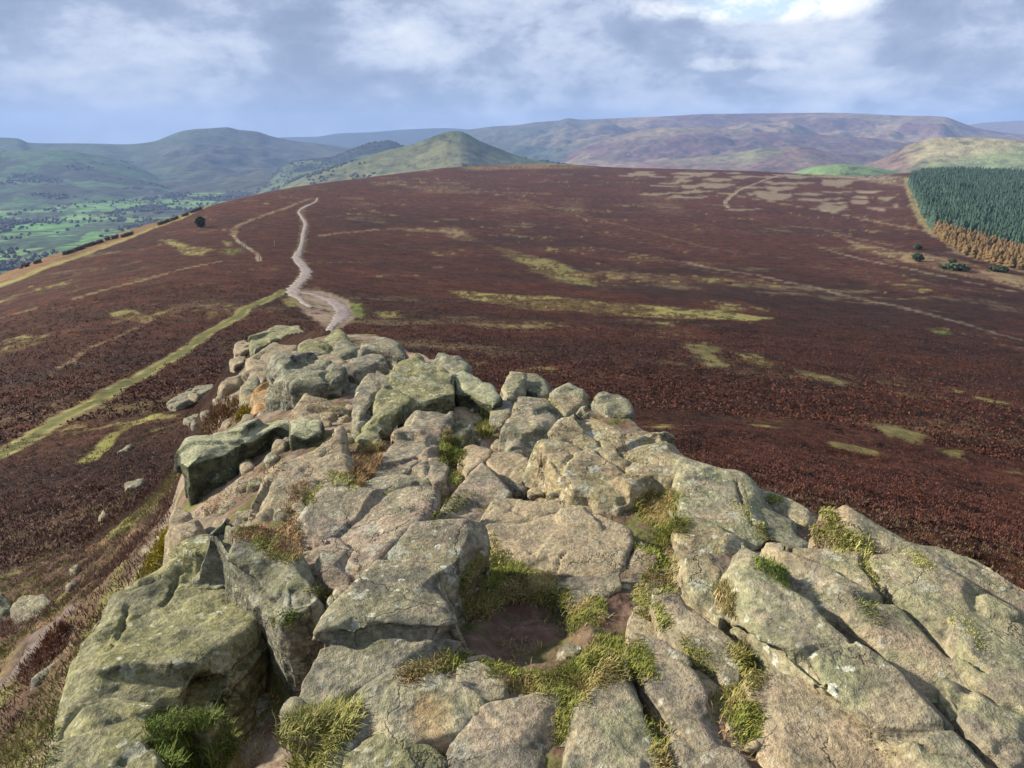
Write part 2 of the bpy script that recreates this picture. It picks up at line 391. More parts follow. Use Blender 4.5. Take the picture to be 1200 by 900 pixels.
GULLY = [tuple(p[:2]) for p in hit(plat, [400, 350, 300, 250, 205, 130, 50, 50, 370, 350, 390], [690, 716, 690, 700, 760, 800, 820, 990, 990, 820, 740])]
GULLY2 = [tuple(p[:2]) for p in hit(plat, [505, 530, 560, 545, 518, 505], [560, 520, 510, 560, 600, 600])]
HOLLOW = [tuple(p[:2]) for p in hit(plat, [565, 585, 660, 685, 690, 600, 560], [735, 705, 705, 735, 775, 790, 770])]
def base(x, y):
    """smooth ground: outcrop ledge blended into the hillside"""
    x = np.asarray(x, float); y = np.asarray(y, float)
    shp = x.shape; xf = x.ravel(); yf = y.ravel()
    H = moor_z(xf, yf); out = H.copy()
    k = np.hypot(xf, yf) < 70
    if k.any():
        xs, ys = xf[k], yf[k]
        d = np.maximum(poly_sd(xs, ys, PLATEAU), 0)
        s = xs+0.25*ys
        sl = 0.50+1.3*sstep(-1.5, 0.8, s)
        gl = sstep(.12, -.15, poly_sd(xs, ys, GULLY))*.5
        gl = gl+sstep(.03, -.10, poly_sd(xs, ys, HOLLOW))*.10
        gl = gl+sstep(.05, -.08, poly_sd(xs, ys, GULLY2))*.4
        zP = plat(xs, ys)-gl-np.minimum(d, 0.7)*sl-np.maximum(d-0.7, 0)*(sl*0.9)-0.25*sstep(0, 0.25, d)-0.45*sstep(0.1, 1.5, d)*sstep(8, 11, ys)
        q = 0.6; m = np.maximum(zP, H[k]); 
        out[k] = m+q*np.log(np.exp((zP-m)/q)+np.exp((H[k]-m)/q))-q*np.exp(-np.abs(zP-H[k])/q)*0.69*0
    return out.reshape(shp)
def W(pts, fn=moor_z):
    return [tuple(p[:2]) for p in hit(fn, [p[0] for p in pts], [p[1] for p in pts])]

# cover of the moor: where grass, paths and burnt patches lie (world metres on the ground)
YG = (0.25, 0.23, 0.075); TAN = (0.27, 0.20, 0.105); PALE = (0.31, 0.255, 0.175); BRT = (0.15, 0.20, 0.045); OLV = (0.16, 0.145, 0.055)
PATCH = [  # polygon, colour, strength, edge wobble in px-like units of distance (metres per 100 m)
 ([(522,339),(560,341),(640,347),(720,355),(800,361),(850,363),(910,374),(880,379),(800,375),(720,369),(640,364),(590,358),(545,350)], YG, .85, .5),
 ([(575,288),(610,295),(650,305),(690,322),(705,334),(690,337),(655,330),(620,315),(590,300)], YG, .62, .6),
 ([(508,266),(535,266),(562,282),(545,283),(520,278)], TAN, .7, .5),
 ([(795,402),(830,400),(850,412),(852,430),(830,430),(800,415)], OLV, .7, .8),
 ([(860,413),(885,415),(912,428),(900,432),(870,425)], YG, .6, .5),
 ([(925,432),(960,440),(1000,450),(990,456),(940,442)], OLV, .7, .5),
 ([(1035,460),(1065,460),(1095,468),(1085,474),(1050,468)], OLV, .8, .5),
 ([(1015,500),(1050,502),(1090,515),(1075,521),(1040,512)], OLV, .85, .5),
 ([(1085,383),(1110,387),(1120,391),(1100,392)], BRT, .7, .3),
 ([(1125,488),(1145,490),(1150,500),(1130,500)], OLV, .6, .4),
 ([(187,281),(205,281),(225,288),(250,293),(240,299),(220,300),(205,293)], YG, .9, .3),
 ([(252,296),(270,291),(286,291),(280,298),(262,299)], BRT, .75, .6),
 ([(262,283),(272,284),(275,290),(262,289)], YG, .6, .2),
 ([(120,368),(150,360),(165,365),(182,373),(165,378),(140,374)], YG, .7, .3),
 ([(0,398),(30,390),(60,392),(50,402),(15,412),(0,416)], YG, .65, .3),
 ([(350,340),(375,340),(412,352),(420,372),(400,388),(380,388),(365,374),(350,362)], (0.25,0.19,0.14), .9, .3),
 ([(405,352),(425,356),(430,372),(412,372)], BRT, .75, .6),
 ([(440,364),(468,364),(468,372),(445,373)], YG, .6, .6),
 ([(335,350),(352,346),(356,358),(340,362),(333,358)], YG, .7, .5),
 ([(525,192),(560,190),(640,188),(660,190),(650,197),(600,199),(545,200)], TAN, .55, .9),
 ([(640,189),(690,191),(700,197),(670,199),(645,197)], YG, .5, .8),
 ([(575,240),(612,240),(614,248),(580,248)], TAN, .35, .6), ([(660,232),(685,232),(690,252),(656,252)], TAN, .30, .6),
 ([(745,228),(790,230),(810,250),(770,252)], TAN, .18, .6), ([(600,232),(625,236),(640,246),(612,246)], TAN, .25, .6),
 ([(470,217),(530,217),(545,227),(500,226)], TAN, .4, .7), ([(430,214),(470,210),(480,214),(440,219)], TAN, .45, .6),
 ([(938,203),(1010,205),(1062,207),(1064,222),(1040,216),(1000,210),(950,208)], PALE, .7, .4),
 ([(985,278),(1020,287),(1060,294),(1110,302),(1150,312),(1220,330),(1220,345),(1160,330),(1090,315),(1040,302),(1000,292)], TAN, .75, .5),
 ([(1055,300),(1110,309),(1170,323),(1165,330),(1110,318)], (0.13,0.055,0.035), .7, .4),
 ([(1150,350),(1190,360),(1200,368),(1160,362)], TAN, .2, .5),
 ([(845,352),(880,360),(870,366),(830,360)], YG, .5, .4),
]
OVAL = [(838,218,25,4),(842,211,22,2.6),(907,231,25,5.5),(915,221,23,3.2),(980,216,22,3.6),(975,245,22,5.6),(1007,237,14,4),(1038,233,13,3.2),(933,215,26,2),(910,215,14,1.8),
        (820,206,15,1.8),(810,219,14,3),(867,208,15,2.6),(1018,225,18,2.4),(1033,246,6,2.2),(800,212,14,1.6),(860,203,10,1.4),(935,208,16,2.4),(948,228,20,2.2),(1008,231,12,2),(772,207,12,1.3),(785,215,16,1.5),(755,202,16,1.2),(735,206,12,1),(981,233,8,1.5),(1050,241,5,5)]
LINES = [ # polyline, half width m, colour, strength
 ([(0,536),(60,498),(120,466),(180,429),(240,392),(290,362),(334,340)], 1.25, (0.24,0.215,0.08), .92),
 ([(97,541),(130,518),(160,498),(182,486)], .55, (0.24,0.24,0.07), .85),
 ([(0,371),(80,352),(160,331),(215,316),(260,305)], .9, TAN, .7),
 ([(60,440),(110,407),(150,388),(182,374)], .5, TAN, .5),
 ([(0,398),(60,391),(120,383),(165,372)], .4, TAN, .3),
 ([(30,492),(90,462),(120,440)], .25, TAN, .4),
 ([(373,277),(400,273),(440,269),(505,267)], 1.4, TAN, .7),
 ([(362,309),(420,306),(500,312),(560,316)], .5, TAN, .35),
 ([(273,275),(275,268),(282,263),(300,256),(345,240),(365,232)], 1.5, TAN, .6),
 ([(273,275),(280,284),(292,292),(303,300),(304,306)], .8, PALE, .8),
 ([(852,243),(850,235),(865,223),(890,213),(915,205)], 1.8, PALE, .8),
 ([(800,220),(830,224),(870,231),(920,239),(960,246),(1000,254),(1040,262),(1085,270)], 2.6, TAN, .75),
 ([(1085,270),(1110,285),(1130,300),(1170,310),(1210,322)], 2.2, PALE, .6),
 ([(1062,208),(1066,225),(1072,240),(1083,262),(1092,272)], 3.0, (0.29,0.26,0.12), .85),
 ([(800,305),(840,315),(900,325),(960,338),(1010,350),(1080,365),(1150,385),(1210,400)], 1.5, PALE, .45),
 ([(700,290),(760,300),(820,312)], 1.2, TAN, .3),
 ([(600,232),(680,250),(760,272),(840,292)], 1.6, TAN, .22),
 ([(560,300),(640,300),(760,305),(900,330)], 1.0, TAN, .2),
 ([(640,262),(760,282),(900,300),(1000,312),(1100,335),(1210,352)], 1.2, (0.11,0.075,0.05), .5),
 ([(960,290),(1040,310),(1120,328),(1210,345)], 1.3, PALE, .5),
 ([(700,195),(800,200),(900,206)], 2.4, TAN, .35),
 ([(870,260),(960,268),(1060,290)], 1.8, PALE, .3),
]
BLINE = [(1062,208),(1066,225),(1072,240),(1083,262),(1100,276),(1130,300),(1170,318),(1230,338)]
WALLL = [(-60,357),(0,336),(30,325),(75,308),(115,293),(150,281),(180,268),(215,256),(245,242)]
_patch = [(W(p), c, s, wb) for p, c, s, wb in PATCH]
_ro = random.Random(21)
for _ in range(26):
    u_ = _ro.uniform(745, 1052); v_ = _ro.uniform(202, 250-max(0, 900-u_)*.12); OVAL.append((u_, v_, _ro.uniform(7, 26), _ro.uniform(1.0, 2.4)))
_lines = [(W(p), w, c, s) for p, w, c, s in LINES]
_wall = W(WALLL)
_oval = []
for (u, v, a, b_) in OVAL:
    q = [(u+a*.92*math.cos(t), v+b_*.8*math.sin(t)-b_*.5*math.cos(t)**2*(1 if a > 12 else 0)) for t in np.linspace(0, 2*PI, 20, endpoint=False)]
    _oval.append(W(q))
PATH_ = [(372,232,.6),(369,237,.9),(360,241,1.3),(351,247,1.0),(354,255,1.0),(358,262,1.1),(356,272,1.0),(354,284,1.05),(351,294,1.2),(347,301,1.6),(352,309,1.8),(359,317,1.8),(356,326,1.7),(348,334,1.8),(343,344,1.7),(350,349,1.1),(359,358,.75),(366,362,.6)]
PATH2 = [(352,343,.9),(372,347,1.0),(388,352,1.2),(397,358,1.35),(401,366,1.25),(396,374,.9),(389,382,.6),(386,390,.4)]
_path = W([p[:2] for p in PATH_]); _path2 = W([p[:2] for p in PATH2])
LP = [(-40,850,.30),(0,808,.28),(30,770,.24),(60,735,.22),(95,708,.16)]
_lp = W([p[:2] for p in LP], base)
SOIL = [ [(545,720),(570,700),(660,702),(690,740),(690,790),(600,800),(550,770)], [(690,700),(735,700),(740,745),(700,750)], [(740,800),(790,850),(800,905),(750,905)] ]
_soil = [W(p, plat) for p in SOIL]
def cover(x, y, r):
    """returns colour (n,3), heather mask (n)"""
    n = len(x)
    w1 = fbm2(x, y, 9.0, 3, .5, 3); w2 = fbm2(x, y, 2.2, 3, .5, 5); w0 = vn2(x/.75, y/.75, 2); w3 = fbm2(x, y, 70.0, 3, .5, 8); w4 = fbm2(x, y, 26., 3, .55, 11)
    wl = fbm2(x*.3+y*.06, y, 14., 4, .55, 21)      # long drifts along the slope
    # heather itself: red-brown with darker and duller drifts
    c = np.empty((n, 3)); 
    A = np.array((0.066, 0.023, 0.012)); B = np.array((0.036, 0.0155, 0.010)); D = np.array((0.092, 0.032, 0.019)); G = np.array((0.062, 0.046, 0.022))
    t = sstep(-.35, .35, w3*.6+wl*.7)[:, None]
    c = A*(1-t)+B*t
    t = (sstep(.05, .45, w4)*.55)[:, None]; c = c*(1-t)+D*t
    t = (sstep(.12, .5, wl+.4*w1)*.22)[:, None]; c = c*(1-t)+G*t
    a = np.arctan2(x, y)
    far = sstep(150, 700, r)[:, None]; c = c*(1-far*.2)+np.array((0.105, 0.044, 0.036))*far*.4
    hm = np.ones(n)
    def put(m, col, s):
        nonlocal c, hm
        m = np.clip(m*s, 0, 1); c = c*(1-m[:, None])+np.array(col)*m[:, None]; hm = hm*(1-m)
    # dry grass shows thinly in places
    put(sstep(.32, .6, wl*.8+w1*.35+.2*w2)*(r > 60)*.45, TAN, .7)
    put(sstep(.40, .6, w4*.8+w2*.4)*(r > 40)*.32, OLV, .8)
    sp_ = fbm2(x, y, 3.2, 2, .5, 28)+.8*w4+.3*w3
    put(sstep(.86, 1.05, sp_)*(r > 40), YG, .55)
    # outer slope beyond the wall on the left: tan bent grass and bracken
    if True:
        k = (a < 0.02) & (r > 80)
        if k.any():
            d = np.full(n, 999.); 
            side = np.zeros(n)
            wa = np.array([math.atan2(p[0], p[1]) for p in _wall]); wr = np.array([math.hypot(*p) for p in _wall])
            rr = np.interp(a, wa, wr, left=wr[0], right=wr[-1]+60)
            m = sstep(-4, 3, (r-rr)+w1*6)*(a < wa[-1]+.02)*sstep(wa[-1]+.03, wa[-1]-.02, a)
            fade = sstep(0, 22, r-rr+w1*5)
            col = np.array(YG)*(1-fade[:, None])+np.array((0.185, 0.105, 0.05))*fade[:, None]
            col = col*(1-.25*sstep(0, .5, w2+w1)[:, None])
            c = c*(1-m[:, None])+col*m[:, None]; hm *= (1-m)
    for poly, col, s, wb in _patch:
        P = np.array(poly); dist = np.hypot(*P.mean(0)); wob = wb*dist/100.
        x0, y0 = P.min(0)-3*wob-1; x1, y1 = P.max(0)+3*wob+1
        k = np.nonzero((x > x0) & (x < x1) & (y > y0) & (y < y1))[0]
        if not len(k): continue
        d = poly_sd(x[k], y[k], poly)+(w1[k]*1.4+w2[k]*.9+w0[k]*.3)*wob*1.6
        m = np.zeros(n); m[k] = sstep(wob*.8, -wob*1.6, d)*(.30+.70*sstep(-.22, .18, wl[k]+w2[k]*.8+w1[k]*.5+w0[k]*.35))
        put(m, col, s)
    for poly in _oval:
        P = np.array(poly); x0, y0 = P.min(0)-20; x1, y1 = P.max(0)+20
        k = np.nonzero((x > x0) & (x < x1) & (y > y0) & (y < y1))[0]
        if not len(k): continue
        d = poly_sd(x[k], y[k], poly)+w1[k]*2.4+w2[k]*1.5
        m = np.zeros(n); m[k] = sstep(1., -3., d); put(m, (0.26, 0.21, 0.14), .75)
    for pts, w, col, s in _lines:
        P = np.array(pts); x0, y0 = P.min(0)-12; x1, y1 = P.max(0)+12
        k = np.nonzero((x > x0) & (x < x1) & (y > y0) & (y < y1))[0]
        if not len(k): continue
        d = line_d(x[k]+w1[k]*(.8 if w != 1.25 else .3)*w, y[k]+w2[k]*.5*w, pts)
        m = np.zeros(n); m[k] = sstep(w*1.25, w*.75, d)*np.clip(.8+.8*w2[k], 0, 1); put(m, col, s)
        if w == 1.25:
            mm = np.zeros(n); mm[k] = sstep(.6, .3, np.abs(d-.1)); put(mm, (0.085, 0.10, 0.03), .8)
    # path margins
    for pts, ws in ((_path, [p[2] for p in PATH_]), (_path2, [p[2] for p in PATH2])):
        P = np.array(pts); x0, y0 = P.min(0)-12; x1, y1 = P.max(0)+12
        k = np.nonzero((x > x0) & (x < x1) & (y > y0) & (y < y1))[0]
        if len(k):
            d = line_d(x[k], y[k], pts)+w2[k]*1.2
            m = np.zeros(n); m[k] = sstep(2.2, 1.2, d); put(m, (0.16, 0.13, .07), .6)
    # larch / spruce ground
    # near left hillside: mixed heather, bilberry, moss and grass
    nr = sstep(34, 16, r+w1*6)*(a < .0)
    if nr.any():
        s1 = fbm2(x, y, 1.6, 4, .6, 31); s2 = fbm2(x, y, .7, 3, .6, 33)
        col = np.array((0.085, 0.052, 0.038))*(1-sstep(-.2, .3, s1)[:, None])+np.array((0.135, 0.095, 0.055))*sstep(-.2, .3, s1)[:, None]
        g = (sstep(.10, .40, s1*.5+s2*.7))[:, None]; col = col*(1-g)+np.array((0.15, 0.145, 0.05))*g
        g = (sstep(.22, .5, -s1*.6+s2*.7))[:, None]; col = col*(1-g)+np.array((0.17, 0.10, 0.06))*g
        c = c*(1-nr[:, None])+col*nr[:, None]
        hm = hm*(1-nr*.999)
    # outcrop soil
    k = np.nonzero(r < 26)[0]
    if len(k):
        d = poly_sd(x[k], y[k], PLATEAU)
        s1 = fbm2(x[k], y[k], .5, 4, .6, 41); s2 = fbm2(x[k], y[k], .16, 3, .6, 43)
        m = sstep(.7, .1, d+s1*.4)
        col = np.array((0.165, 0.105, 0.078))+np.array((.06, .045, .035))*s2[:, None]
        soil = np.zeros(len(k))
        for sp_ in _soil: soil = np.maximum(soil, sstep(.06, -.04, poly_sd(x[k], y[k], sp_)+s2*.05))
        rk = (sstep(.1, -.25, s1+.4*s2)*(1-soil))[:, None]; col = col*(1-rk)+(np.array((0.235, 0.195, 0.145))+np.array((.07, .06, .045))*s2[:, None])*rk
        g = sstep(.05, .35, s1+.3*s2)[:, None]; col = col*(1-g)+np.array((0.125, 0.125, 0.045))*g*.9
        c[k] = c[k]*(1-m[:, None])+col*m[:, None]; hm[k] *= (1-m)
        # the right-hand flank: grassy then heather
        dl = line_d(x[k], y[k], _lp)
        ml = sstep(.40, .2, dl+s1*.15); c[k] = c[k]*(1-ml[:, None])+np.array((0.09, 0.065, 0.05))*ml[:, None]
        hm[k] *= (1-ml)
    return np.clip(c*(.86-.09*hm)[:, None], .008, 1), hm

def relief(x, y, r, hm):
    """bumps of the vegetation and soil; wave lengths too short for the grid at that distance are left out"""
    sp = np.maximum(r*.0012, .0015*r/np.maximum(.06, .32*np.exp(-r/260)+.03))
    nearw = sstep(6, 30, r)
    z = 0
    for wl, amp, sd in ((14, .35, 51), (5, .22, 52), (1.9, .10, 53), (.85, .09, 54), (.42, .08, 55)):
        f = np.clip(wl/(2.2*sp)-1, 0, 1)
        nn = vn2(x/wl+sd, y/wl-sd, sd)
        nn = 1-2*np.abs(nn) if wl < 3 else nn          # billowy clumps
        z = z+amp*f*nn*(1+1.6*sstep(45, 110, r)*(wl < 3))*((.4+.6*hm)*sstep(8, 25, r)+hm*(1-sstep(8, 25, r)) if wl < 3 else nearw)
    near = sstep(30, 8, r)
    kk = np.nonzero(r < 45)[0]
    if len(kk): z = np.array(z); z[kk] *= sstep(.3, 7, poly_sd(x[kk], y[kk], PLATEAU))
    z = z*(1-near*.75*(1-hm))
    kn = np.nonzero(r < 40)[0]
    if len(kn):
        q = fbm2(x[kn], y[kn], .8, 6, .6, 61)
        d = poly_sd(x[kn], y[kn], PLATEAU)
        a = .09+.14*sstep(.2, 1.5, d)
        q2 = np.zeros(len(x)); q2[kn] = q*a*sstep(40, 25, r[kn]); z = z+q2-near*.0
        z = np.where(r < 40, z*1.0, z)
        ins = np.zeros(len(x)); ins[kn] = sstep(.3, -.1, d)
        z = z*(1-ins)+q2*ins
    return z

# grid: rows by distance so that every row is about a pixel and a half apart, columns by bearing
az = np.concatenate([np.linspace(-75, -44, 90, endpoint=False), np.linspace(-44, 44, 1180, endpoint=False), np.linspace(44, 75, 90)])*PI/180
rows = [0.5]
while rows[-1] < 1150:
    r_ = rows[-1]; dep = math.atan2(-float(z_mid(np.array([r_]))[0]), r_)
    sl = (float(z_mid(np.array([r_*1.01]))[0])-float(z_mid(np.array([r_]))[0]))/(r_*.01)
    g = max(.012, abs(math.sin(dep)+sl*math.cos(dep))*1.0)     # apparent steepness
    st = 1.45/F*r_/max(g, .02)*1.0
    if r_ < 25: st = min(st, .0045*r_+.004)
    rows.append(r_+min(st, r_*.022))
rows += list(1150+np.cumsum(np.linspace(6, 60, 40)))
rows = np.array(rows); nr_, na_ = len(rows), len(az)
RR, AA = np.meshgrid(rows, az, indexing='ij'); RR = RR.ravel(); AA = AA.ravel()
X = RR*np.sin(AA); Y = RR*np.cos(AA)
Z = base(X, Y)
C, HM = cover(X, Y, RR)
Z = Z+relief(X, Y, RR, HM)
idx = np.arange(nr_*na_).reshape(nr_, na_)
FQ = np.stack([idx[:-1, :-1], idx[:-1, 1:], idx[1:, 1:], idx[1:, :-1]], -1).reshape(-1, 4)
hf = HM[FQ].mean(1) > .55
V = np.stack([X, Y, Z], -1)
def sub(V, F_, C):
    u, inv = np.unique(F_, return_inverse=True)
    return V[u], inv.reshape(F_.shape), C[u]
v_, f_, c_ = sub(V, FQ[~hf], C)
tag(mesh_np('moorland_ground', v_, f_, M_moor, True, c_), 'brown soil and yellow grass ground of the hill and moor', 'ground', kind='structure')
v_, f_, c_ = sub(V, FQ[hf], C)
tag(mesh_np('heather', v_, f_, M_heather, True, c_), 'dark red brown heather covering the moor slopes', 'heather', kind='stuff')
ZG = Z.reshape(nr_, na_)
def gz(x, y):
    """height of the built ground at world points (bilinear on the grid)"""
    x = np.asarray(x, float); y = np.asarray(y, float)
    r = np.hypot(x, y); a = np.arctan2(x, y)
    i = np.clip(np.searchsorted(rows, r)-1, 0, nr_-2); j = np.clip(np.searchsorted(az, a)-1, 0, na_-2)
    ti = np.clip((r-rows[i])/(rows[i+1]-rows[i]), 0, 1); tj = np.clip((a-az[j])/(az[j+1]-az[j]), 0, 1)
    return (ZG[i, j]*(1-ti)+ZG[i+1, j]*ti)*(1-tj)+(ZG[i, j+1]*(1-ti)+ZG[i+1, j+1]*ti)*tj
del C, HM, V, v_, f_, c_

# footpaths: strips that follow the ground
def strip(name, pts, ws, label, mat, up, n=220, wid=9):
    P = np.array(pts); s = np.r_[0, np.cumsum(np.hypot(*np.diff(P, axis=0).T))]
    t = np.linspace(0, s[-1], n); x = hermite(s, P[:, 0], t); y = hermite(s, P[:, 1], t); w = np.interp(t, s, ws)
    tx = np.gradient(x); ty = np.gradient(y); L = np.hypot(tx, ty); nx, ny = ty/L, -tx/L
    k = np.linspace(-1, 1, wid)
    ww = w[:, None]*k[None]*(1+.30*vn2(t[:, None]/1.6+k[None]*.8, k[None]*0+3, 9)+.2*vn2(t[:, None]/.5+k[None]*2, k[None]*0+3, 19))
    xx = x[:, None]+nx[:, None]*ww; yy = y[:, None]+ny[:, None]*ww
    zz = gz(xx, yy)+up*(1-.9*np.abs(k[None])**4)
    I = np.arange(n*wid).reshape(n, wid)
    f = np.stack([I[:-1, :-1], I[:-1, 1:], I[1:, 1:], I[1:, :-1]], -1).reshape(-1, 4)
    return tag(mesh_np(name, np.stack([xx.ravel(), yy.ravel(), zz.ravel()], -1), f, mat, True), label, 'path', kind='structure')
strip('path', _path, [p[2]*.78 for p in PATH_], 'pale worn footpath winding away over the moor', M_path, .16, 420)
strip('path', _path2, [p[2]*1.1 for p in PATH2], 'pale eroded path fork leading down to the rocks', M_path, .14)
strip('path', _lp, [p[2]*.8 for p in LP], 'narrow trodden dirt path on the slope below the big green boulder', M_path2 if 'M_path2' in globals() else plain_mat('trodden_dirt', (0.065, 0.046, 0.037), (0.12, 0.09, 0.072), 6.0), .02, 120)

# ------------------------------------------------------------------ the far country
HILLS = {
 # name: (skyline px, distance, front run, base z, bend, spur amplitude)
 'west_range': ([(-500,170),(-100,158),(0,161),(20,162),(34,167),(60,168),(100,168),(150,169),(178,166),(200,158),(215,153),(230,151),(250,150),(265,149),(280,152),(300,154),(320,160),(345,165),(400,172),(470,190),(560,240)], 6800, 2700, 1.5, .20),
 'west_foothill': ([(-500,200),(-100,184),(0,178),(60,176),(110,181),(150,192),(200,215),(260,240)], 5200, 1500, 1.3, .12),
 'wooded_hill': ([(300,225),(345,190),(385,186),(400,181),(420,172),(440,167),(455,166),(468,170),(490,182),(520,200)], 4700, 900, 1.0, .10),
 'peak_hill': ([(300,245),(350,212),(400,194),(430,184),(450,177),(480,170),(500,163),(515,157),(526,154),(537,153.5),(546,156),(560,164),(580,172),(600,180),(620,186),(650,192),(720,210),(800,240)], 3300, 1050, 1.15, .10),
 'back_range': ([(250,185),(330,161),(370,160),(400,156),(430,155),(470,152),(520,150),(560,153),(640,165),(700,180)], 11500, 3000, 1.2, .1),
 'plateau_edge': ([(420,190),(480,172),(520,156),(555,151),(580,148),(600,147),(630,143),(655,141),(666,138.5),(680,140),(720,138.5),(780,136),(830,133.5),(870,133),(960,132),(1000,132.5),(1050,135),(1105,136.5),(1125,143),(1150,151),(1200,158),(1350,170)], 8000, 3300, 1.0, .26),
 'heather_spur': ([(600,215),(660,186),(690,170),(720,160),(745,154),(780,149),(820,149),(870,152),(920,156),(1000,160),(1060,168),(1100,180),(1150,200)], 6100, 2200, 1.1, .30),
 'pale_spur': ([(700,210),(760,192),(820,184),(870,178),(900,172),(940,172),(975,180),(1000,188),(1040,200)], 4600, 1100, 1.1, .15),
 'sheep_hill': ([(960,215),(1010,196),(1035,186),(1060,172),(1085,164),(1105,161),(1140,161),(1200,165),(1300,170),(1500,185)], 3400, 900, 1.3, .08),
 'field_spur': ([(925,215),(945,202),(965,196),(985,194),(1005,196),(1030,201),(1060,209)], 2500, 500, 1.2, .03),
 'far_moor': ([(1050,170),(1120,150),(1150,144),(1180,142),(1250,140),(1500,150)], 12500, 3500, 1.2, .1),
}
aF = np.linspace(-62, 62, 1150)*PI/180
rF = np.exp(np.linspace(math.log(700), math.log(14500), 640))
RF, AF = np.meshgrid(rF, aF, indexing='ij'); shpF = RF.shape; RF = RF.ravel(); AF = AF.ravel()
XF = RF*np.sin(AF); YF = RF*np.cos(AF)
fl = -300+18*fbm2(XF, YF, 1500, 3, .5, 71)+np.clip((AF+.05)*120, 0, 55)
nzb = fbm2(XF, YF, 900, 5, .55, 73); nzs = fbm2(XF, YF, 230, 5, .55, 75); nzr = 1-2*np.abs(fbm2(XF, YF, 700, 4, .55, 77))
ZF = fl+14*nzb; who = np.full(len(XF), -1)
for hi, (nm, (pts, dist, run, bend, spur)) in enumerate(HILLS.items()):
    pa, pe = azel([p[0] for p in pts], [p[1] for p in pts])
    el = -hermite(pa, pe, AF); el = np.where((AF < pa[0]) | (AF > pa[-1]), -.2, el)
    top = dist*np.tan(el)
    rr = (dist-RF)/run                               # 0 at the crest, 1 at the foot in front
    g = np.where(rr >= 0, rr+spur*(nzb*.9+nzr*.7+nzs*.3)*np.clip(rr*4, 0, 1), -rr*run/2600.)
    prof = np.clip(1-np.clip(g, 0, 9), 0, 1)**bend
    prof = np.where(rr < 0, 1-.9*np.clip(-rr*run/3500., 0, 1)**1.2, prof)
    z = np.where(top > fl, fl+(top-fl)*prof, -999)
    # keep the skyline exact: roughness only in front of the crest
    z = z+np.where(rr > .06, nzs*16*np.clip(rr*2, 0, 1)+nzb*10*np.clip(rr, 0, 1), nzs*1.2)
    k = z > ZF; ZF = np.where(k, z, ZF); who = np.where(k, hi, who)
nmH = list(HILLS)
CF = np.empty((len(XF), 3))
fieldn = fbm2(XF, YF, 420, 3, .5, 81); woodn = fbm2(XF, YF, 260, 5, .62, 83); patn = fbm2(XF*.6, YF, 700, 5, .6, 85); fine = fbm2(XF, YF, 90, 3, .6, 87)
cellx = np.floor((XF*.9+YF*.25+90*nzb)/300.); celly = np.floor((YF*.95-XF*.2+90*nzs)/360.)
cell = _h(cellx.astype(np.int64), celly.astype(np.int64), np.int64(1), 5)
def mixf(t, a, b): t = t[:, None]; return np.array(a)*(1-t)+np.array(b)*t
green = mixf(cell, (0.085, 0.20, 0.055), (0.17, 0.25, 0.075))
wood = mixf(sstep(-.5, .5, fine), (0.03, 0.04, 0.028), (0.065, 0.06, 0.045))
wm = sstep(-.04, .10, woodn+.36*sstep(2600, 4400, RF)-.20)
CF[:] = green*(1-wm[:, None])+wood*wm[:, None]
fx = np.abs(((XF*.9+YF*.25+90*nzb)/300.) % 1-.5) > .46; fy = np.abs(((YF*.95-XF*.2+90*nzs)/360.) % 1-.5) > .465
k = (fx | fy) & (who == -1); CF[k] = (0.045, 0.055, 0.03)
def setc(name, col):
    k = who == nmH.index(name); CF[k] = col[k]
heath = mixf(sstep(-.15, .15, patn), (0.095, 0.048, 0.048), (0.18, 0.13, 0.085))
heath = heath*(1-(sstep(.05, .3, fine)*.35)[:, None])+np.array((0.2, 0.165, 0.10))*(sstep(.05, .3, fine)*.35)[:, None]
hg = mixf(sstep(-.2, .35, patn+.5*fieldn), (0.10, 0.125, 0.05), (0.16, 0.16, 0.07))
hgn = hg*(1-sstep(.1, .35, woodn)[:, None]*.7)+np.array((0.06, 0.07, 0.04))*sstep(.1, .35, woodn)[:, None]*.7
setc('west_range', (lambda A_, B_, T_: A_*(1-T_)+B_*T_)( mixf(sstep(-.3, .4, patn), (0.07, 0.125, 0.06), (0.09, 0.115, 0.06)), mixf(sstep(-.2, .3, patn+woodn), (0.10, 0.10, 0.055), (0.045, 0.05, 0.038)), sstep(-.50, -.36, AF+.08*patn)[:, None]))
setc('west_foothill', mixf(sstep(0, .25, woodn), (0.075, 0.14, 0.06), (0.05, 0.06, 0.042)))
setc('wooded_hill', mixf(sstep(.2, .4, fieldn), (0.025, 0.035, 0.028), (0.09, 0.12, 0.05)))
pk = mixf(sstep(-.2, .25, patn), (0.075, 0.095, 0.035), (0.135, 0.135, 0.06))
dk = sstep(.05, .2, woodn+.2*nzb)*sstep(3150, 2750, RF)
pk = pk*(1-dk[:, None]*.7)+np.array((0.06, 0.065, 0.04))*dk[:, None]*.7
setc('peak_hill', pk)
setc('back_range', np.tile((0.06, 0.065, 0.05), (len(XF), 1)))
setc('plateau_edge', (lambda A_, B_, T_: A_*(1-T_)+B_*T_)( mixf(sstep(-.2, .3, patn), (0.06, 0.075, 0.05), (0.085, 0.085, 0.06)), mixf(sstep(-.15, .15, patn+.5*nzs), (0.105, 0.055, 0.055), (0.19, 0.135, 0.085)), sstep(0, .2, AF+.1*patn)[:, None]))
gm = sstep(.0, .25, fieldn+.3*patn)*sstep(5600, 4700, RF)
hs = heath*(1-gm[:, None]*.8)+np.array((0.17, 0.18, 0.08))*gm[:, None]*.8
setc('heather_spur', hs)
setc('pale_spur', mixf(sstep(-.25, .15, patn), (0.16, 0.16, 0.075), (0.15, 0.09, 0.07)))
sh = mixf(sstep(-.1, .3, patn+.6*(RF-3100)/600.), (0.17, 0.20, 0.08), (0.26, 0.23, 0.12))
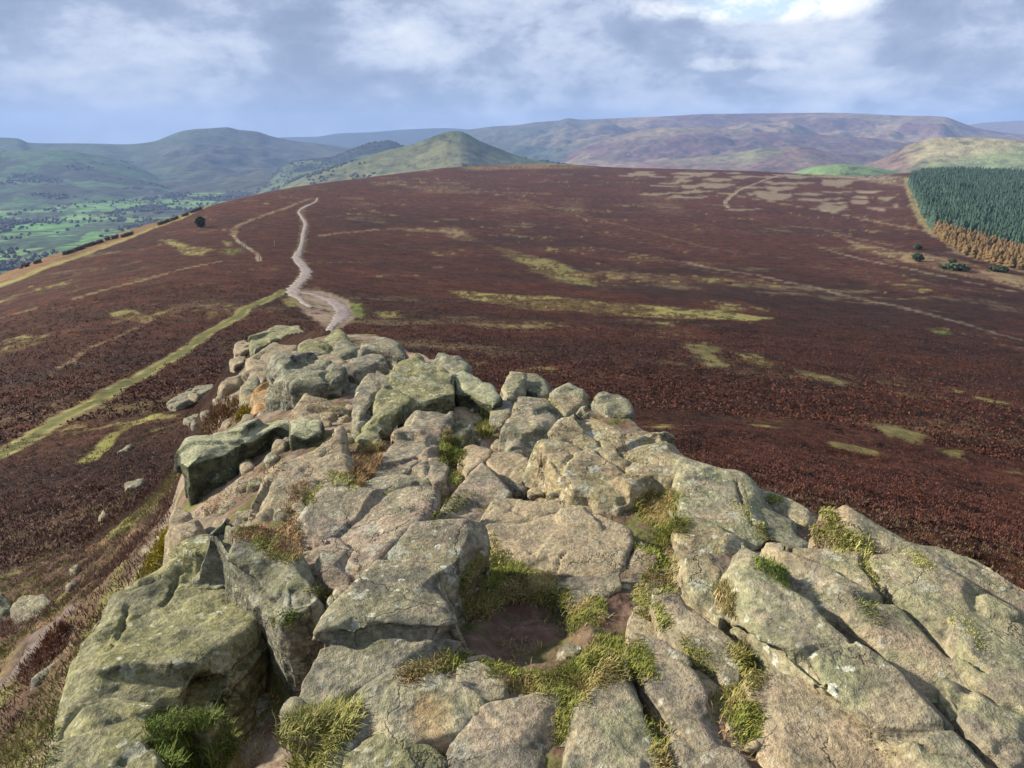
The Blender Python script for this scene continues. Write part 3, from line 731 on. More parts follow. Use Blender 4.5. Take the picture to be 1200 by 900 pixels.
lm_ = sstep(.505, .47, AF+.03*patn)[:, None]; sh = sh*(1-lm_)+np.array((0.15, 0.10, 0.075))*lm_
setc('sheep_hill', sh)
setc('field_spur', mixf(cell, (0.09, 0.19, 0.06), (0.15, 0.20, 0.075)))
setc('far_moor', np.tile((0.13, 0.085, 0.075), (len(XF), 1)))
for _n, _k in (('west_range', .68), ('west_foothill', .8), ('wooded_hill', .8), ('back_range', .6)):
    CF[who == nmH.index(_n)] *= _k
ivF = np.arange(len(XF)).reshape(shpF)
FF = np.stack([ivF[:-1, :-1], ivF[:-1, 1:], ivF[1:, 1:], ivF[1:, :-1]], -1).reshape(-1, 4)
tag(mesh_np('hills', np.stack([XF, YF, ZF], -1), FF, M_hills, True, CF), 'far valley fields and hills beyond the moor', 'hills', kind='structure')
ZFg = ZF.reshape(shpF); whog = who.reshape(shpF); wmg = wm.reshape(shpF)
def fz(x, y):
    r = np.hypot(x, y); a = np.arctan2(x, y)
    i = np.clip(np.searchsorted(rF, r)-1, 0, len(rF)-2); j = np.clip(np.searchsorted(aF, a)-1, 0, len(aF)-2)
    return ZFg[i, j], i, j
# ------------------------------------------------------------------ gritstone blocks of the outcrop
def smooth_np(V, E, n, lam=0.5):
    i, j = E[:, 0], E[:, 1]; N_ = len(V)
    deg = np.bincount(i, minlength=N_)+np.bincount(j, minlength=N_); deg = np.maximum(deg, 1)
    for _ in range(n):
        S = np.empty_like(V)
        for c in range(3):
            S[:, c] = np.bincount(i, V[j, c], N_)+np.bincount(j, V[i, c], N_)
        V = V+(S/deg[:, None]-V)*lam
    return V
def normals_np(V, Fq):
    n = np.cross(V[Fq[:, 2]]-V[Fq[:, 0]], V[Fq[:, 3]]-V[Fq[:, 1]]); N_ = len(V)
    out = np.zeros((N_, 3))
    for k in range(4):
        for c in range(3): out[:, c] += np.bincount(Fq[:, k], n[:, c], N_)
    return out/np.maximum(np.linalg.norm(out, axis=1, keepdims=True), 1e-9)
ROCKXY = []
_seed = [100]
def rock(name, label, cat, pts, h, t, mat='grey', tilt=(0, 0), rnd=1.0, rough=1.0, flare=.10, cracks=(), lean=(0, 0), onground=False, group=None, strata=0.0, dist=None, top=None):
    _seed[0] += 13; sd = _seed[0]
    P = np.array(pts, float)
    fn = (lambda x, y: gz(x, y)) if onground else plat
    c = P[np.argmax(P[:, 1])]                       # nearest corner of the top; its face reaches the ground h px lower
    G = hit(fn, c[0], c[1]+h); d = ray(c[0], c[1]); C0 = d/np.hypot(d[0], d[1])*np.hypot(G[0], G[1])
    gx_, gy_ = tilt
    def onplane(q):
        d = ray(q[:, 0], q[:, 1])
        k = (C0[2]-gx_*C0[0]-gy_*C0[1])/(d[:, 2]-gx_*d[:, 0]-gy_*d[:, 1])
        return d*k[:, None]
    T = onplane(P); cen = T.mean(0)
    grow = .026+.012*rnd; dT = T-cen; dT[:, 2] = 0; T = T+dT/np.maximum(np.linalg.norm(dT, axis=1, keepdims=True), .02)*grow
    # organic outline: extra points with a little wander
    T2 = []
    rr = random.Random(sd)
    for i in range(len(T)):
        a, b = T[i], T[(i+1) % len(T)]; L = np.linalg.norm(b-a); T2.append(a)
        m = max(0, min(4, int(L/.13)))
        e = np.array((b[1]-a[1], a[0]-b[0], 0))/max(L, 1e-6)
        for q in range(m):
            f = (q+1)/(m+1); T2.append(a+(b-a)*f+e*rr.uniform(-.045, .045)*L**.5*.5)
    T = np.array(T2); n = len(T)
    size = math.sqrt(max(1e-4, np.ptp(T[:, 0])*np.ptp(T[:, 1])))
    D = T-cen; D[:, 2] = 0; L = np.linalg.norm(D, axis=1, keepdims=True)
    rings = [T]
    for f, fl_ in ((.35, .35), (1.0, 1.0)):
        B = T+D/np.maximum(L, .02)*flare*t*fl_+np.array((lean[0], lean[1], 0))*t*f
        B[:, 2] = T[:, 2]-t*f
        if f == 1.0: B[:, 2] = np.minimum(B[:, 2], cen[2]-t*.8)
        for q in range(n): B[q, :2] += np.array((rr.uniform(-1, 1), rr.uniform(-1, 1)))*.06*t
        rings.append(B)
    bm = bmesh.new()
    R_ = [[bm.verts.new(p) for p in r] for r in rings]
    bm.faces.new(R_[0]); bm.faces.new(R_[-1][::-1])
    for a in range(2):
        for i in range(n):
            j = (i+1) % n; bm.faces.new((R_[a][i], R_[a+1][i], R_[a+1][j], R_[a][j]))
    bmesh.ops.triangulate(bm, faces=bm.faces[:])
    bmesh.ops.recalc_face_normals(bm, faces=bm.faces[:])
    me = bpy.data.meshes.new('tmp'); bm.to_mesh(me); bm.free()
    o = bpy.data.objects.new('tmp', me); sc.collection.objects.link(o)
    rng_ = float(np.linalg.norm(cen))
    vx = float(np.clip(rng_*.0031, .0085, .06))
    md = o.modifiers.new('r', 'REMESH'); md.mode = 'VOXEL'; md.voxel_size = vx; md.adaptivity = 0
    dg = bpy.context.evaluated_depsgraph_get(); ev = o.evaluated_get(dg); m2 = ev.to_mesh()
    N_ = len(m2.vertices); V = np.empty(N_*3); m2.vertices.foreach_get('co', V); V = V.reshape(-1, 3)
    Fq = np.empty(len(m2.loops), int); m2.loops.foreach_get('vertex_index', Fq)
    lt = np.empty(len(m2.polygons), int); m2.polygons.foreach_get('loop_total', lt)
    if not (lt == 4).all():
        ls = np.r_[0, np.cumsum(lt)[:-1]]
        Fq = np.array([[Fq[s], Fq[s+1], Fq[s+2], Fq[s+(3 if l == 4 else 2)]] for s, l in zip(ls, lt)])
    else: Fq = Fq.reshape(-1, 4)
    E = np.empty(len(m2.edges)*2, int); m2.edges.foreach_get('vertices', E); E = E.reshape(-1, 2)
    ev.to_mesh_clear(); bpy.data.objects.remove(o); bpy.data.meshes.remove(me)
    rad = .012*rnd*min(1.3, .5+size)
    s_ = min(1.0, size/.9); rg = np.random.default_rng(sd)
    V = smooth_np(V, E, 3)
    # broken corners: flat chips struck off the upper rim
    per = len(T); nch = int(np.clip(size*7, 2, 12))
    for _ in range(nch):
        i = rg.integers(per); f = rg.random(); p = T[i]*(1-f)+T[(i+1) % per]*f
        ed = T[(i+1) % per]-T[i]; out_ = np.array((ed[1], -ed[0], 0.)); out_ /= max(np.linalg.norm(out_), 1e-6)
        if np.dot(out_, p-cen) < 0: out_ = -out_
        th = rg.uniform(.35, 1.15); tw = rg.uniform(-.5, .5)
        nn = out_*math.cos(th)+np.array((0, 0, 1))*math.sin(th)+np.array((-out_[1], out_[0], 0))*tw*.5; nn /= np.linalg.norm(nn)
        cut = rg.uniform(.010, .045)*(.4+s_); q = p-nn*cut
        dd = (V-q)@nn; loc = sstep(.30*(.4+s_), .12*(.4+s_), np.linalg.norm(V-p, axis=1))
        V = V-nn*(np.maximum(dd, 0)*loc)[:, None]
    V = smooth_np(V, E, int(np.clip((rad/vx)**2*2.2, 1, 30)))
    Nn = normals_np(V, Fq)
    # joint-bounded facets: every cell of the block has its own slight dip and height
    M_ = int(np.clip(size*size*16, 5, 46)); lo, hi = V.min(0), V.max(0)
    Sd = lo+rg.random((M_, 3))*(hi-lo); Sd[:, 2] = hi[2]-rg.random(M_)**1.6*(hi[2]-lo[2])
    gr = rg.normal(0, 1, (M_, 3)); gr /= np.linalg.norm(gr, axis=1, keepdims=True); ofs = rg.uniform(-1, 1, M_)
    Vw = V+np.stack([fbm3(V, .22, 3, .55, sd+31), fbm3(V+9, .22, 3, .55, sd+33), fbm3(V+19, .22, 3, .55, sd+35)], -1)*.07
    an = np.array((1, 1, 1.7)); best = np.full(len(V), 1e9); sec = np.full(len(V), 1e9); dz_ = np.zeros(len(V))
    for k in range(M_):
        dk = np.sqrt((((Vw-Sd[k])*an)**2).sum(1)); m = dk < best; sec = np.where(m, best, np.minimum(sec, dk)); best[m] = dk[m]
        dz_[m] = (((V-Sd[k])@gr[k])*.15+ofs[k]*.016*(.4+s_))[m]
    d = dz_*s_*.9+.018*s_*fbm3(V+sd, .5, 2, .5, sd)
    V = V+Nn*(d*rough)[:, None]
    gapk = sstep(.028, .006, sec-best)*sstep(-.15, .25, fbm3(V+5, .6, 2, .5, sd+41))
    V = smooth_np(V, E, 1, .35); Nn = normals_np(V, Fq); V = V-Nn*(gapk*.020*rough*(.4+s_))[:, None]
    # flakes and ledges along the bedding
    bed = V[:, 2]*1.0+V[:, 0]*.28-V[:, 1]*.12+.05*fbm3(V, .35, 2, .5, sd+5)
    st = np.abs(((bed/.115) % 1)-.5)*2
    side = 1-np.abs(Nn[:, 2])
    V = V-Nn*((sstep(.78, 1.0, st)*(.020+.03*strata)*np.clip(side*1.4+strata*.5, 0, 1)*sstep(-.2, .4, fbm3(V, .5, 1, .5, sd+9)))*rough)[:, None]
    f1 = fbm3(V, .085, 3, .6, sd+11); f2 = fbm3(V, .028, 2, .6, sd+15)
    V = V+Nn*((.0075*f1+.0030*f2)*rough*min(1.4, .6+rng_*.08))[:, None]
    # joints: a few wandering cracks cut across
    cr = fbm3(V+7.7, .9, 3, .5, sd+21); w = np.abs(cr)
    V = V-Nn*(.022*sstep(.022, .0, w)*sstep(.1, .35, fbm3(V+3, .8, 1, .5, sd+25))*rough)[:, None]
    for cp in cracks:
        Q = onplane(np.array(cp[0], float)); wv = cp[1]*.62; dp = cp[2]*.8
        dd = line_d(V[:, 0]+.012*f1, V[:, 1]+.012*f1, [tuple(p[:2]) for p in Q])
        zt = C0[2]+gx_*(V[:, 0]-C0[0])+gy_*(V[:, 1]-C0[1])
        m = sstep(wv, wv*.25, dd)*(V[:, 2] > zt-.25)
        V[:, 2] -= m*dp
    V = smooth_np(V, E, 1, .3)
    org = np.array((cen[0], cen[1], float(V[:, 2].min())))
    ob = mesh_np(name, V, Fq, ROCKM[mat], True, None, None, tuple(org))
    tag(ob, label, cat, group)
    ROCKXY.append((cen, size))
    return ob

B, S = 'boulder', 'rock slab'
K = 'gritstone_'
# far cluster at the tip of the outcrop
rock('boulder', 'long flat-topped greenish block at the far tip of the outcrop, leftmost on its skyline', B, [(294,395),(322,381),(350,381),(356,392),(345,398),(325,396),(312,402),(298,411),(293,403)], 18, .9, 'green', (.05, 0.036))
rock('boulder', 'small round tan block left of the long flat-topped one at the far tip', B, [(275,403),(285,397),(293,401),(294,409),(283,413),(274,412)], 8, .8, 'tan')
rock('boulder', 'pale knobbly block low on the left flank, below the small round tan one', B, [(269,421),(280,416),(289,418),(286,425),(275,429)], 8, .8, 'tan')
rock('boulder', 'tan block with grey shoulder left of the orange-mossed column', B, [(257,448),(275,436),(288,426),(291,436),(280,448),(262,454)], 15, .9, 'tan', (-.15, 0.0225))
rock('boulder', 'brown upright column with yellow moss on the left of the white-spotted boulder', B, [(281,452),(288,437),(302,438),(305,452),(297,470),(284,474)], 12, 1.0, 'stain', (-.1, 0.113))
rock('boulder', 'brown broad block behind the white-spotted boulder at the far tip', B, [(289,419),(320,398),(350,403),(355,415),(338,424),(322,436),(308,446),(290,437)], 4, 1.1, 'tan', (-.05, 0.054))
rock('boulder', 'dark boulder splashed with white lichen in the middle of the far cluster', B, [(318,428),(330,417),(355,414),(380,420),(401,428),(402,438),(390,447),(368,449),(342,448),(325,440)], 22, 1.0, 'dark', (.05, 0.081), rough=1.2)
rock('boulder', 'brown cracked rock face with two white blotches under the white-spotted boulder', B, [(297,457),(318,446),(345,450),(360,460),(345,472),(322,484),(297,486)], 6, .9, 'stain', (-.08, 0.158))
rock('boulder', 'rounded olive boulder at the far tip just below the start of the path', B, [(352,402),(365,397),(380,397),(387,403),(384,412),(366,416),(354,413)], 8, .9, 'green')
rock('boulder', 'greenish hump of rock directly in front of the footpath', B, [(378,396),(385,386),(400,385),(407,393),(402,400),(388,403)], 6, .9, 'green')
rock('boulder', 'white-speckled boulder in the top middle of the far cluster', B, [(388,410),(396,400),(406,397),(418,401),(421,410),(410,416),(396,418)], 6, .9, 'dark')
rock('boulder', 'pale grey boulder with dark right flank at the right end of the far cluster', B, [(420,401),(440,398),(453,396),(465,404),(476,414),(460,413),(440,408),(425,408)], 20, .9, 'grey', (-.1, 0.045))
rock('boulder', 'smooth grey tilted boulder below the speckled one in the far cluster', B, [(402,430),(415,417),(432,414),(446,416),(452,426),(435,429),(418,436)], 18, .9, 'grey', (-.1, 0.0675))
rock('boulder', 'brown ledge of rock between the white-spotted boulder and the speckled one', B, [(360,420),(385,412),(402,420),(406,428),(390,427),(372,424)], 3, .8, 'tan')
rock('boulder', 'low buff rubble ledge in the hollow behind the dark overhanging block', B, [(342,478),(360,464),(385,470),(402,476),(405,488),(385,492),(360,488)], 3, .5, 'tan', (0, 0.045), rough=1.6)
rock('boulder', 'small dark cube of rock at the right end of the overhanging block', B, [(340,490),(358,487),(374,492),(375,503),(358,507),(341,506)], 16, .8, 'algae_shade')
rock('boulder', 'dark overhanging block with a pale left end standing on the left flank', B, [(211,532),(224,513),(245,508),(265,503),(300,492),(325,484),(338,488),(338,497),(322,498),(300,508),(265,524),(238,534),(222,540)], 55, 1.35, 'algae_shade', (.05, 0.0225), flare=-.06, lean=(-.05,.06))
rock('boulder', 'tall grey pillar with a mossy left edge, left of the big wedge', B, [(414,478),(420,458),(430,440),(442,431),(456,433),(460,445),(453,462),(440,472),(434,490),(425,506),(412,498)], 12, 1.1, 'grey', (-.10, 0.099))
rock('boulder', 'big green-grey wedge of rock with a dark underside, tallest of the left crest', B, [(487,410),(500,420),(530,437),(531,460),(510,464),(482,470),(462,482),(450,500),(445,522),(430,527),(418,518),(418,500),(437,470),(462,432),(472,420)], 8, 1.25, 'green', (.0, 0.099), flare=-.04, strata=.5)
rock('boulder', 'pointed white-flecked rock rising behind the big wedge on the skyline', B, [(507,420),(512,410),(522,410),(537,421),(550,431),(553,440),(540,440),(520,430)], 10, 1.0, 'dark')
rock('boulder', 'dark sloping boulder right of the big wedge against the heather', B, [(531,437),(545,430),(557,441),(572,451),(586,465),(576,471),(558,462),(540,452)], 28, 1.1, 'algae_shade', (-.12, 0.0225), flare=.0)
rock('rock_slab', 'rose-grey flat slab in front of the big wedge, running down to the left', S, [(480,482),(505,482),(530,483),(530,492),(520,508),(512,528),(508,534),(488,540),(482,550),(460,556),(434,558),(450,533),(465,510),(472,492)], 4, .6, 'pink', (.0, 0.045))
rock('boulder', 'small tan wedge behind the green-sided cube, next to the rose-grey slab', B, [(529,481),(543,471),(555,476),(563,490),(555,494),(542,488)], 5, .6, 'tan', (-.1, 0.09))
rock('boulder', 'green-sided cube of rock with a dark right face above the grassy slot', B, [(527,494),(541,491),(552,494),(550,503),(538,512),(524,512)], 14, .6, 'green')
rock('boulder', 'pink blocky stone crossed by a thin dark joint', B, [(486,543),(500,534),(518,536),(524,546),(520,560),(508,562),(496,553)], 10, .6, 'pink', cracks=[([(499,536),(503,548),(500,556)], .010, .05)])
rock('boulder', 'buff tilted stone right of the grassy slot', B, [(543,524),(555,521),(573,528),(570,536),(556,545),(548,556),(543,546)], 8, .5, 'tan')
rock('rock_slab', 'smooth tan slab with rounded right end, right of a curved crack', S, [(569,535),(590,530),(612,533),(620,546),(622,556),(610,564),(598,569),(588,555)], 4, .45, 'tan', rough=.6)
rock('rock_slab', 'smooth pinkish slab left of the curved crack, sweeping down to the left', S, [(546,562),(554,547),(566,537),(584,555),(596,571),(589,580),(570,590),(550,600),(528,608),(505,608),(520,596),(536,576)], 4, .5, 'pink', rough=.7)
rock('boulder', 'bright yellow-lichened block at the left of the right-hand skyline', B, [(591,451),(598,436),(614,438),(612,452),(603,464),(592,465)], 14, .9, 'lich', (-.1, 0.09))
rock('boulder', 'dark white-speckled block on the skyline beside the yellow-lichened one', B, [(613,438),(628,438),(641,446),(644,457),(630,459),(614,452)], 12, .9, 'dark')
rock('rock_slab', 'orange-buff tilted slab below the speckled skyline block', S, [(607,460),(640,463),(656,479),(655,492),(636,508),(616,528),(585,528),(591,506),(600,482)], 10, .8, 'grey', (-.04, 0.099))
rock('boulder', 'rough grey stone wedged left of the orange-buff slab', B, [(577,476),(588,466),(600,469),(597,484),(589,496),(578,492)], 12, .7, 'grey')
rock('boulder', 'pale round boulder on the skyline between the slab and the biggest lichened rock', B, [(643,466),(652,451),(670,448),(683,460),(679,471),(664,483),(648,475)], 6, .8, 'lich', (-.05, 0.0675))
rock('boulder', 'isolated dark-green topped boulder on the skyline against the heather', B, [(698,466),(708,458),(724,464),(737,473),(742,482),(728,482),(712,478)], 8, .8, 'dark')
rock('boulder', 'biggest yellow-lichened boulder of the right crest, with a dark crack and speckled lower right corner', B, [(672,476),(688,473),(715,488),(735,496),(760,503),(784,505),(796,520),(796,552),(780,566),(757,570),(738,580),(725,588),(708,583),(690,573),(674,570),(657,552),(642,530),(638,515),(656,497),(668,487)], 18, .9, 'lich', (-.02, 0.072), rnd=.8, cracks=[([(693,519),(702,530),(716,537),(735,548)], .014, .05)])
rock('rock_slab', 'narrow yellow slab split off the biggest lichened boulder by a long crack', S, [(618,535),(635,516),(639,532),(653,555),(676,578),(708,592),(733,597),(733,606),(700,596),(685,593),(668,583),(645,583),(637,573),(627,560)], 5, .6, 'lich', (0, 0.063), rnd=.7)
rock('rock_slab', 'tan ledge crossing behind the big flat centre slab', S, [(565,600),(580,583),(600,583),(632,589),(655,582),(672,584),(692,592),(688,598),(660,600),(635,605),(612,612),(588,611),(568,613)], 5, .45, 'tan', rough=.7)
rock('rock_slab', 'big flat tan slab in the middle of the outcrop, with worn grey top', S, [(571,619),(579,612),(613,613),(645,602),(688,600),(720,609),(735,622),(735,635),(724,653),(722,668),(700,676),(690,682),(668,676),(651,669),(629,667),(600,656),(581,643),(572,629)], 9, .35, 'tan', (.02, 0.018), rough=.65, cracks=[([(664,648),(655,658),(650,669)], .012, .03)])
rock('boulder', 'rounded lower end of the flat centre slab, cut off by a short crack', B, [(664,680),(682,680),(700,679),(722,671),(720,688),(698,702),(680,714),(672,711),(666,698)], 9, .35, 'pink', rough=.6)
rock('boulder', 'small pale fin-shaped shard on the dirt right of the flat centre slab', B, [(736,681),(744,657),(750,634),(757,641),(767,648),(765,658),(753,670),(742,681)], 6, .25, 'tan', rnd=.6, rough=.6)
rock('boulder', 'tiny tan stone just below the fin-shaped shard', B, [(726,702),(730,687),(738,686),(739,697),(733,706)], 4, .2, 'tan', rnd=.5, rough=.5)
rock('rock_slab', 'long diagonal grey slab with a bright left edge, left of the dirt hollow', S, [(347,822),(354,803),(374,768),(397,722),(422,690),(442,660),(462,640),(482,618),(502,611),(530,607),(560,603),(569,618),(570,640),(552,655),(540,668),(526,690),(530,720),(543,732),(520,756),(482,772),(455,796),(420,822),(380,836),(357,834)], 12, 1.0, 'grey', (-.06, 0.0225), rough=.9, flare=-.02)
rock('rock_slab', 'broad grey-purple slab upper left of the long diagonal slab', S, [(346,602),(375,567),(395,566),(412,577),(440,577),(475,571),(500,568),(507,576),(499,598),(480,614),(455,638),(430,667),(410,678),(386,670),(371,640),(347,620)], 10, .7, 'pink', (.0, 0.009))
rock('rock_slab', 'smooth wedge-shaped slab behind the grey-purple slab', S, [(416,574),(430,560),(470,556),(495,559),(500,566),(450,575),(428,578)], 5, .5, 'grey', rough=.6)
rock('rock_slab', 'buff stepped slab left of the brown grass tuft', S, [(302,596),(311,570),(331,546),(346,532),(366,529),(376,507),(395,502),(400,516),(408,546),(418,558),(396,563),(372,563),(346,597),(320,604)], 5, .7, 'tan', (-.05, 0.0675), rough=1.3)
rock('boulder', 'small round buff stones lump above the broad grey-purple slab', B, [(372,562),(385,548),(405,546),(420,554),(415,563),(395,565)], 4, .4, 'tan')
rock('boulder', 'huge green-lichened boulder low on the left side of the outcrop', B, [(78,815),(96,760),(108,712),(125,694),(160,676),(190,656),(216,640),(240,634),(262,648),(290,668),(308,690),(310,702),(296,722),(275,745),(262,768),(240,792),(220,812),(190,822),(150,816),(110,826)], 25, 1.3, 'green', (-.10, 0.045), rough=1.5, rnd=1.5, cracks=[([(210,660),(200,690),(190,702)], .02, .05),([(148,702),(142,735),(128,765)], .022, .05)])
rock('boulder', 'pale tan foot of rock under the huge green boulder at the left edge', B, [(72,838),(80,818),(110,828),(150,820),(185,826),(225,815),(240,824),(232,845),(200,846),(160,862),(118,868),(84,858)], 30, .9, 'green', (-.05, 0))
rock('boulder', 'low olive rock with a crack in the bottom left corner of the outcrop', B, [(66,872),(92,862),(125,870),(160,864),(180,880),(160,930),(90,935),(60,910)], 30, .9, 'green')
rock('boulder', 'grey rock with mossy top between the huge green boulder and the grey-purple slab', B, [(242,627),(262,602),(290,606),(328,636),(346,650),(362,680),(370,698),(350,712),(322,712),(312,694),(290,666),(264,648)], 9, .8, 'dark', (-.03, 0.027), rough=1.3)
rock('boulder', 'shaded brown stone at the bottom of the gully, left of the long diagonal slab', B, [(352,748),(372,742),(388,750),(378,775),(360,790),(350,775)], 3, .2, 'pink', onground=True)
rock('boulder', 'dark knobbly stone in the gully beside the huge green boulder', B, [(278,760),(300,738),(335,735),(345,760),(335,790),(300,800),(280,785)], 3, .2, 'dark', onground=True)
rock('boulder', 'flat grey stone in the lower gully above the dark green grass', B, [(262,800),(300,805),(340,800),(350,825),(335,848),(300,850),(270,835)], 3, .2, 'dark', onground=True)
rock('boulder', 'buff knobbly standing stone below the dark overhanging block', B, [(197,598),(208,591),(222,600),(234,612),(228,624),(212,622),(202,612)], 25, 1.0, 'tan', rough=1.4)
rock('boulder', 'speckled rock with an orange patch at the bottom middle', B, [(428,812),(458,797),(486,784),(507,788),(521,801),(550,812),(560,826),(540,838),(527,860),(500,868),(462,856),(440,846)], 12, .5, 'stain', (-.03, 0.018), rough=1.1)
rock('boulder', 'small grey stone between the grass band and the orange-patched rock', B, [(544,782),(567,778),(582,793),(586,812),(567,818),(550,806)], 7, .35, 'grey')
rock('rock_slab', 'brown worn slab at the bottom edge, right of the orange-patched rock', S, [(533,850),(556,838),(580,828),(618,819),(650,810),(658,818),(646,853),(638,900),(630,960),(540,970),(524,905)], 6, .4, 'pink', rough=.8)
rock('boulder', 'greenish rock at the very bottom, below the orange patch', B, [(418,874),(446,866),(464,862),(487,872),(514,892),(516,960),(430,970),(410,910)], 8, .5, 'green')
rock('boulder', 'black and white lichened edge of rock left of the orange patch', B, [(404,855),(424,822),(432,834),(440,850),(414,874),(400,905),(386,912),(392,880)], 8, .5, 'dark')
rock('boulder', 'tall pointed stone with a finger-like tip at the bottom middle', B, [(716,766),(727,768),(730,788),(742,803),(744,828),(756,858),(764,910),(770,970),(640,975),(656,905),(668,877),(688,833),(708,797)], 10, .5, 'lich', (.0, 0.0225), rnd=.8)
rock('rock_slab', 'long worn slab right of the pointed stone, slanting down right', S, [(744,760),(742,752),(752,748),(775,756),(800,772),(813,802),(832,828),(846,850),(855,874),(838,874),(814,868),(790,834),(768,800)], 8, .4, 'pink', rough=.7)
rock('boulder', 'bottle-necked upper end of the long worn slab', B, [(741,744),(747,714),(760,714),(764,730),(787,750),(798,764),(775,754),(752,747)], 6, .35, 'tan', rough=.6)
rock('rock_slab', 'brown slab at the bottom edge under the long worn slab', S, [(780,856),(812,873),(856,882),(868,905),(880,960),(800,970),(796,905)], 6, .4, 'pink', rough=.8)
rock('rock_slab', 'long smooth brown slab between two grass strips right of centre', S, [(768,691),(797,696),(817,714),(833,731),(856,751),(862,777),(864,810),(850,798),(833,776),(813,756),(787,733),(771,702)], 10, .35, 'pink', (.02, 0.009), rough=.65)
rock('rock_slab', 'narrow upright flake with yellow edge above the long smooth brown slab', S, [(796,640),(827,651),(842,670),(834,682),(849,714),(846,724),(834,716),(810,678),(797,660)], 8, .4, 'lich', (-.1, 0.045), rnd=.6)
rock('boulder', 'thin tan sliver under the yellow-edged flake', B, [(801,679),(813,688),(829,713),(822,716),(808,698)], 4, .25, 'tan', rnd=.5)
rock('boulder', 'small tan wedge stone left of the long ridged slab', B, [(853,728),(866,723),(876,740),(868,751),(856,741)], 6, .25, 'tan', rnd=.6)
rock('boulder', 'pair of little pale fin stones below the long smooth brown slab', B, [(818,790),(828,786),(842,800),(846,818),(836,812),(826,800)], 4, .2, 'tan', rnd=.5)
rock('rock_slab', 'smooth buff slab at the bottom right, below the long ridged slab', S, [(887,797),(910,791),(940,800),(975,820),(1008,848),(1048,888),(1085,950),(950,960),(925,910),(905,870),(891,830)], 10, .5, 'tan', (-.03, 0), rough=.7)
rock('rock_slab', 'tan slab with green lichen right of the green grass clump, facing left', S, [(799,537),(832,546),(864,560),(880,588),(884,618),(898,630),(866,638),(844,652),(816,638),(798,626)], 8, .7, 'lich', (-.10, 0.054), cracks=[([(862,572),(872,600),(884,618)], .012, .05)])
rock('rock_slab', 'smooth dark blue-grey slab near the right crest', S, [(868,572),(888,576),(903,589),(927,606),(947,632),(937,638),(900,625),(884,616),(880,592)], 4, .6, 'dark', (-.05, 0.0225), rough=.6)
rock('boulder', 'rounded pale stone on the right crest above the blue-grey slab', B, [(870,558),(895,574),(915,581),(935,591),(947,601),(940,612),(925,602),(905,590),(884,574)], 6, .7, 'lich', (-.05, 0.045))
rock('rock_slab', 'long ridged slab with orange and yellow lichen on its left face, running to the bottom right', S, [(866,645),(876,637),(897,651),(906,674),(928,698),(960,716),(995,727),(1022,745),(1055,776),(1078,798),(1116,826),(1165,880),(1190,950),(1120,960),(1075,900),(1038,868),(1000,828),(962,796),(928,766),(890,724),(869,696)], 14, .6, 'lich', (.10, 0.045), rnd=.9, flare=.0, strata=.5)
rock('rock_slab', 'wide coarse brown slab filling the right side of the outcrop', S, [(922,640),(990,650),(1020,656),(1086,658),(1130,684),(1200,726),(1260,770),(1290,860),(1220,850),(1178,812),(1116,800),(1081,789),(1042,743),(1004,715),(983,710),(955,682),(934,663)], 6, .7, 'slab', (-.01, 0.027), rough=1.2, strata=1.0, cracks=[([(1040,690),(1075,720),(1110,755),(1150,790)], .03, .06)])
rock('rock_slab', 'pale grey crest slab with silver lichen along the right skyline', S, [(976,599),(1000,599),(1030,616),(1075,624),(1090,636),(1130,647),(1165,669),(1212,692),(1290,740),(1290,790),(1210,736),(1150,700),(1100,670),(1060,653),(1025,649),(1002,624)], 8, .9, 'slab', (-.06, 0.045), rough=1.2, strata=.6)
rock('rock_slab', 'grey-brown slab in the lower right corner under the wide coarse slab', S, [(1114,802),(1136,798),(1172,817),(1216,852),(1260,890),(1270,960),(1215,950),(1176,882),(1134,840)], 8, .5, 'slab', (.03, 0.0135), strata=.8)
rock('rock_slab', 'tan strip of rock between the blue-grey slab and the shadowed soil pocket', S, [(902,638),(930,642),(950,664),(980,708),(1000,716),(985,718),(960,706),(935,684),(916,662)], 5, .5, 'tan', (-.05, 0.0225))
rock('boulder', 'rocky lump by the upper gully between the rose-grey slab and the tall pillar', B, [(455,520),(462,500),(470,492),(468,508),(452,530),(440,548),(430,545)], 5, .5, 'tan')
# stones on the heathery left slope
SL = 'left slope'
rock('boulder', 'isolated pale grey boulder beside the dirt path on the left slope', B, [(15,703),(28,695),(48,695),(58,706),(52,720),(34,724),(17,717)], 5, .6, 'grey', onground=True)
rock('boulder', 'grey boulder cut by the left edge of the picture next to the pale one', B, [(-18,702),(2,694),(12,704),(10,722),(-12,724)], 5, .6, 'dark', onground=True)
rock('boulder', 'long pale slab of stone lying in heather high on the left slope', B, [(195,472),(210,461),(232,452),(250,449),(250,455),(226,466),(206,477)], 5, .5, 'grey', onground=True)
rock('boulder', 'white-topped stone in heather under the long pale slab', B, [(214,490),(230,484),(247,486),(240,493),(222,495)], 5, .4, 'grey', onground=True)
rock('boulder', 'bright white-tipped stone half sunk in the middle of the left slope', B, [(146,566),(155,562),(169,560),(166,568),(150,571)], 5, .5, 'grey', onground=True)
rock('boulder', 'sharp little stone standing in bracken below the white-tipped one', B, [(116,604),(121,594),(124,602),(120,610)], 5, .4, 'tan', onground=True)
rock('boulder', 'small flat stone in heather on the upper left slope', B, [(136,529),(148,522),(156,520),(150,528)], 5, .3, 'grey', onground=True)
rock('boulder', 'small twin stone above the dirt path, the upper of two', B, [(82,664),(90,658),(94,662),(86,670)], 5, .3, 'grey', onground=True)
rock('boulder', 'small twin stone above the dirt path, the lower of two', B, [(77,684),(86,677),(90,682),(80,690)], 5, .3, 'grey', onground=True)
rock('boulder', 'thin pale ledge of stone poking out beside the red bracken clump', B, [(38,792),(55,780),(70,768),(72,773),(56,788),(42,800)], 5, .3, 'grey', onground=True)
